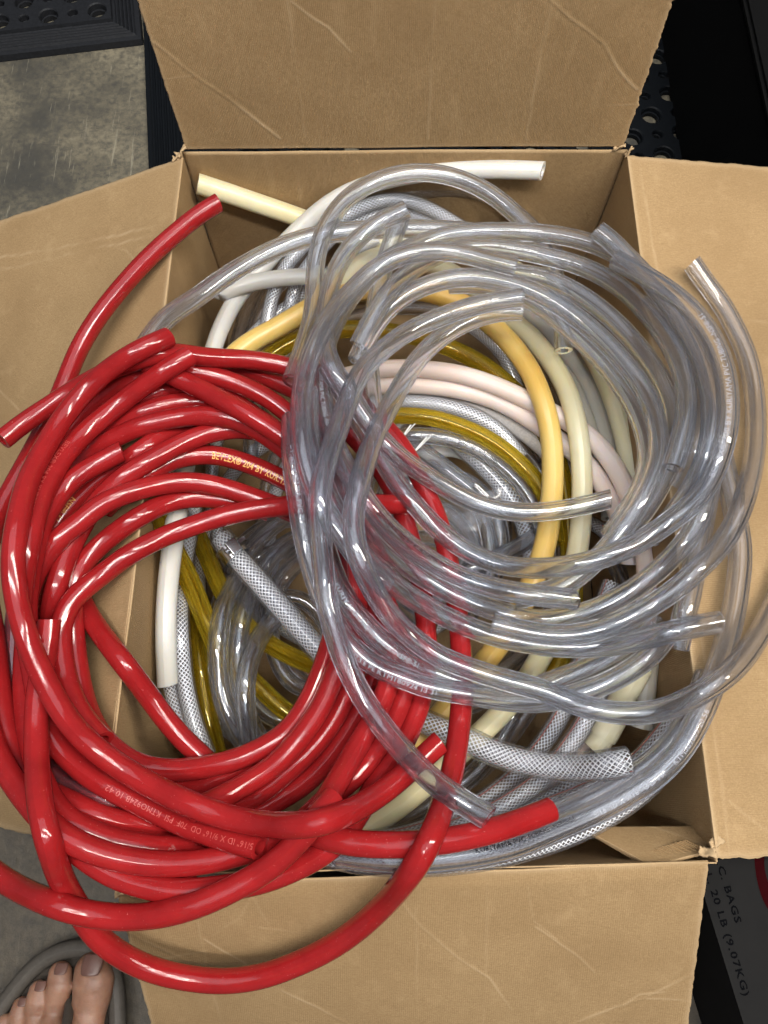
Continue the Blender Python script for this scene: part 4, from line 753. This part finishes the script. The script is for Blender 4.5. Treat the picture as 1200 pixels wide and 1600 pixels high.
# frayed white threads and a scrap of plastic bag in the centre hollow
def strand(name, pts, r_, mat, label, cat):
    Wt = catmull([list(p) for p in pts], 0.002); o = sleeve(name, Wt, r_, mat, None, 6); tag(o, label, cat, 'loose white threads'); return o
def zat(x, y, z): return at(x, y, z)
for pts, lab in (([(627, 686), (634, 674), (642, 664)], 'loose white thread beside the olive amber hose, left one'), ([(646, 707), (655, 696), (667, 683)], 'loose white thread over the clear hoses, right one')):
    P = np.array([at(x, y, -0.062) for x, y in pts]); t = np.linspace(0, 1, 14)[:, None]
    C = (1-t)**2*P[0]+2*t*(1-t)*P[1]+t**2*P[2]; o = sleeve('thread', C, 0.0006, M['thread'], None, 6); tag(o, lab, 'thread', 'loose white threads')
    sleeve('fray', C+np.linspace(0, 0.0026, 14)[:, None]*np.array([1, 0.3, 0.2])+np.array([0.0005, 0, 0]), 0.0004, M['thread'], o, 6)
def film(c4, seed, n=26, z=0.004):
    A, B_, C_, D_ = [np.array(c) for c in c4]; u, v = np.meshgrid(np.linspace(0, 1, n), np.linspace(0, 1, n)); u = u.ravel()[:, None]; v = v.ravel()[:, None]
    P = A*(1-u)*(1-v)+B_*u*(1-v)+C_*u*v+D_*(1-u)*v; P[:, 2] += vnoise(P, 120, seed)*z+vnoise(P, 320, seed+1)*z*0.4
    F = [(j*n+i, j*n+i+1, (j+1)*n+i+1, (j+1)*n+i) for j in range(n-1) for i in range(n-1)]; return P, F
pb = empty('plastic_bag', at(740, 800, -0.09)); tag(pb, 'crumpled clear plastic bag scrap in the centre hollow', 'bag')
for k, q in enumerate(([(690, 790, -0.085), (792, 758, -0.075), (800, 800, -0.080), (720, 830, -0.09)], [(680, 815, -0.088), (760, 790, -0.08), (745, 850, -0.095), (690, 860, -0.1)])):
    P, F = film([at(*p) for p in q], 40+k); mesh('film', P, F, M['bag'], pb)

# ------------------------------------------------------------------ the foot and its sandal
def skin():
    m, nt, b = new_mat('skin'); co = obco(nt); n1 = noise(nt, co, 60, 4, 0.6); n2 = noise(nt, co, 420, 4, 0.6)
    c_ = ramp(nt, n1, [(0.3, (0.17, 0.080, 0.048)), (0.55, (0.25, 0.130, 0.082)), (0.75, (0.31, 0.175, 0.115))])
    nt.links.new(c_, b.inputs['Base Color']); b.inputs['Roughness'].default_value = 0.5; b.inputs['Subsurface Weight'].default_value = 0.25
    b.inputs['Subsurface Radius'].default_value = (0.006, 0.002, 0.001); b.inputs['Subsurface Scale'].default_value = 0.5
    h = bump(nt, None, n2, 0.25, 0.0008); bump(nt, b, noise(nt, mul(nt, co, (1, 3, 1)), 130, 3), 0.25, 0.001, h); return m
M['skin'] = skin(); M['nail'] = plain('toenail', (0.13, 0.065, 0.050), 0.4, 0.5, 1, 160, 0.1, 0.8)
M['sandal'] = plain('brown_rubber_sandal', (0.075, 0.065, 0.054), 0.6, 0.35, 1, 260, 0.25, 0.75); M['bed'] = plain('dark_footbed', (0.045, 0.036, 0.028), 0.75, 0.2, 1, 180, 0.3, 0.7)
SZ = FLOOR+0.014; MM = 0.00052
TOES = [
    [(144, 1517, 25), (146, 1535, 29), (144, 1556, 27), (138, 1580, 25), (128, 1612, 29), (115, 1660, 40)],
    [(94, 1522, 17), (93, 1541, 19), (88, 1562, 17), (82, 1586, 15), (80, 1620, 22), (88, 1670, 38)],
    [(61, 1549, 15), (58, 1566, 17), (53, 1588, 15), (54, 1625, 20), (66, 1680, 36)],
    [(33, 1573, 13), (28, 1591, 14), (30, 1625, 18), (48, 1690, 34)],
    [(6, 1600, 13), (2, 1618, 14), (12, 1655, 20), (38, 1705, 32)]]
BODY = [(92, 1690, 58), (72, 1700, 52), (84, 1760, 62), (90, 1830, 58), (96, 1900, 56), (100, 1980, 58), (102, 2050, 58)]
bm = bmesh.new()
def ball(p, r_, zs=0.8):
    res = bmesh.ops.create_icosphere(bm, subdivisions=3, radius=1.0)
    for v in res['verts']: v.co = Vector((p[0]+v.co.x*r_, p[1]+v.co.y*r_, p[2]+v.co.z*r_*zs))
def chain(L, zs=0.8, extra=0.0):
    pts = []
    for (x, y, rp) in L:
        r_ = rp*MM; p = at(x, y, SZ+r_*0.8); pts.append((np.array([p[0], p[1], SZ+r_*zs+extra]), r_))
    for (p0, r0), (p1, r1) in zip(pts[:-1], pts[1:]):
        k = max(2, int(np.linalg.norm(p1-p0)/0.004))
        for q in range(k): t = q/k; ball(p0+(p1-p0)*t, r0+(r1-r0)*t, zs)
    ball(*pts[-1], zs)
for L in TOES: chain(L)
chain(BODY, 0.9)
heel = at(102, 2050, SZ+0.03)
for q in range(10): ball(np.array([heel[0], heel[1]+0.01, SZ+0.03+q*0.012]), 0.036-0.0004*q, 1.0)
for q in range(34): ball(np.array([heel[0]-0.004*q*0.3, heel[1]-0.004-0.002*q, SZ+0.14+q*0.014]), 0.036+0.0008*min(q, 22), 1.0)
me = bpy.data.meshes.new('person'); bm.to_mesh(me); bm.free(); me.materials.append(M['skin'])
ft = bpy.data.objects.new('person', me); COL.objects.link(ft); tag(ft, 'bare foot with toes showing in a brown sandal at the lower left', 'person')
rm = ft.modifiers.new('skin_over', 'REMESH'); rm.mode = 'VOXEL'; rm.voxel_size = 0.0011; rm.use_smooth_shade = True
sm = ft.modifiers.new('soften', 'SMOOTH'); sm.factor = 0.5; sm.iterations = 6
def nail(x, y, w_px, l_px, hz, tilt):
    n = 9; V = []; F = []; p = at(x, y, SZ+hz); 
    for j in range(n):
        for i in range(n):
            u, v = i/(n-1)*2-1, j/(n-1)*2-1; sq = 1-0.18*v*v
            X = u*w_px*MM*sq; Y = v*l_px*MM; Zz = -0.22*w_px*MM*u*u*1.3-Y*tilt-0.10*l_px*MM*(v**2 if v > 0 else 0)
            V.append((p[0]+X+Y*0.05, p[1]+Y, p[2]+Zz))
    for j in range(n-1):
        for i in range(n-1): F.append((j*n+i, j*n+i+1, (j+1)*n+i+1, (j+1)*n+i))
    o = mesh('toenail', V, F, M['nail'], ft); s = o.modifiers.new('t', 'SOLIDIFY'); s.thickness = 0.0012; ss = o.modifiers.new('s', 'SUBSURF'); ss.levels = ss.render_levels = 1; return o
nail(142, 1508, 15, 13, 0.0240, 0.30); nail(94, 1514, 9.5, 7, 0.0152, 0.45); nail(62, 1541, 8, 6, 0.0136, 0.45); nail(34, 1566, 6.5, 5, 0.0116, 0.45)
sd = empty('sandal', at(100, 1650, FLOOR)); tag(sd, 'dark brown rubber sandal under the bare foot at lower left', 'sandal')
OUT = [(187, 1760), (187, 1640), (187, 1575), (183, 1530), (170, 1497), (148, 1480), (112, 1478), (80, 1489), (50, 1512), (20, 1547), (-8, 1588), (-30, 1640), (-38, 1720), (-25, 1830), (0, 1960), (20, 2060), (60, 2120), (110, 2130), (155, 2090), (175, 2000), (186, 1880), (187, 1760)]
O3 = np.array([at(x, y, SZ) for x, y in OUT]); O3 = catmull(O3*1000, 4.0)/1000
n = len(O3)-1; cen = O3[:n].mean(0)
V = []; F = []
for p in O3[:n]: V += [np.array([p[0], p[1], FLOOR+0.001]), np.array([p[0], p[1], SZ])]
for k in range(n): m_ = (k+1) % n; F.append((2*k, 2*m_, 2*m_+1, 2*k+1))
mesh('sole', V, F, M['sandal'], sd, True)
V = [tuple(cen+np.array([0, 0, 0.0]))]+[tuple(p) for p in O3[:n]]; mesh('footbed', V, [(0, 1+k, 1+(k+1) % n) for k in range(n)], M['bed'], sd, False)
inn = O3.copy(); inn[:, :2] = cen[:2]+(O3[:, :2]-cen[:2])*0.985; inn[:, 2] = SZ+0.0030; sleeve('rim', inn, 0.0062, M['sandal'], sd, 12)
in2 = O3.copy(); in2[:, :2] = cen[:2]+(O3[:, :2]-cen[:2])*1.01; in2[:, 2] = SZ-0.002; sleeve('rim_welt', in2, 0.0034, M['sandal'], sd, 12)
S3 = [at(110, 1562, SZ+0.004), at(107, 1585, SZ+0.020), at(100, 1620, SZ+0.040), at(90, 1680, SZ+0.052)]
sleeve('strap', catmull(np.array(S3)*1000, 3.0)/1000, 0.0035, M['sandal'], sd, 10)
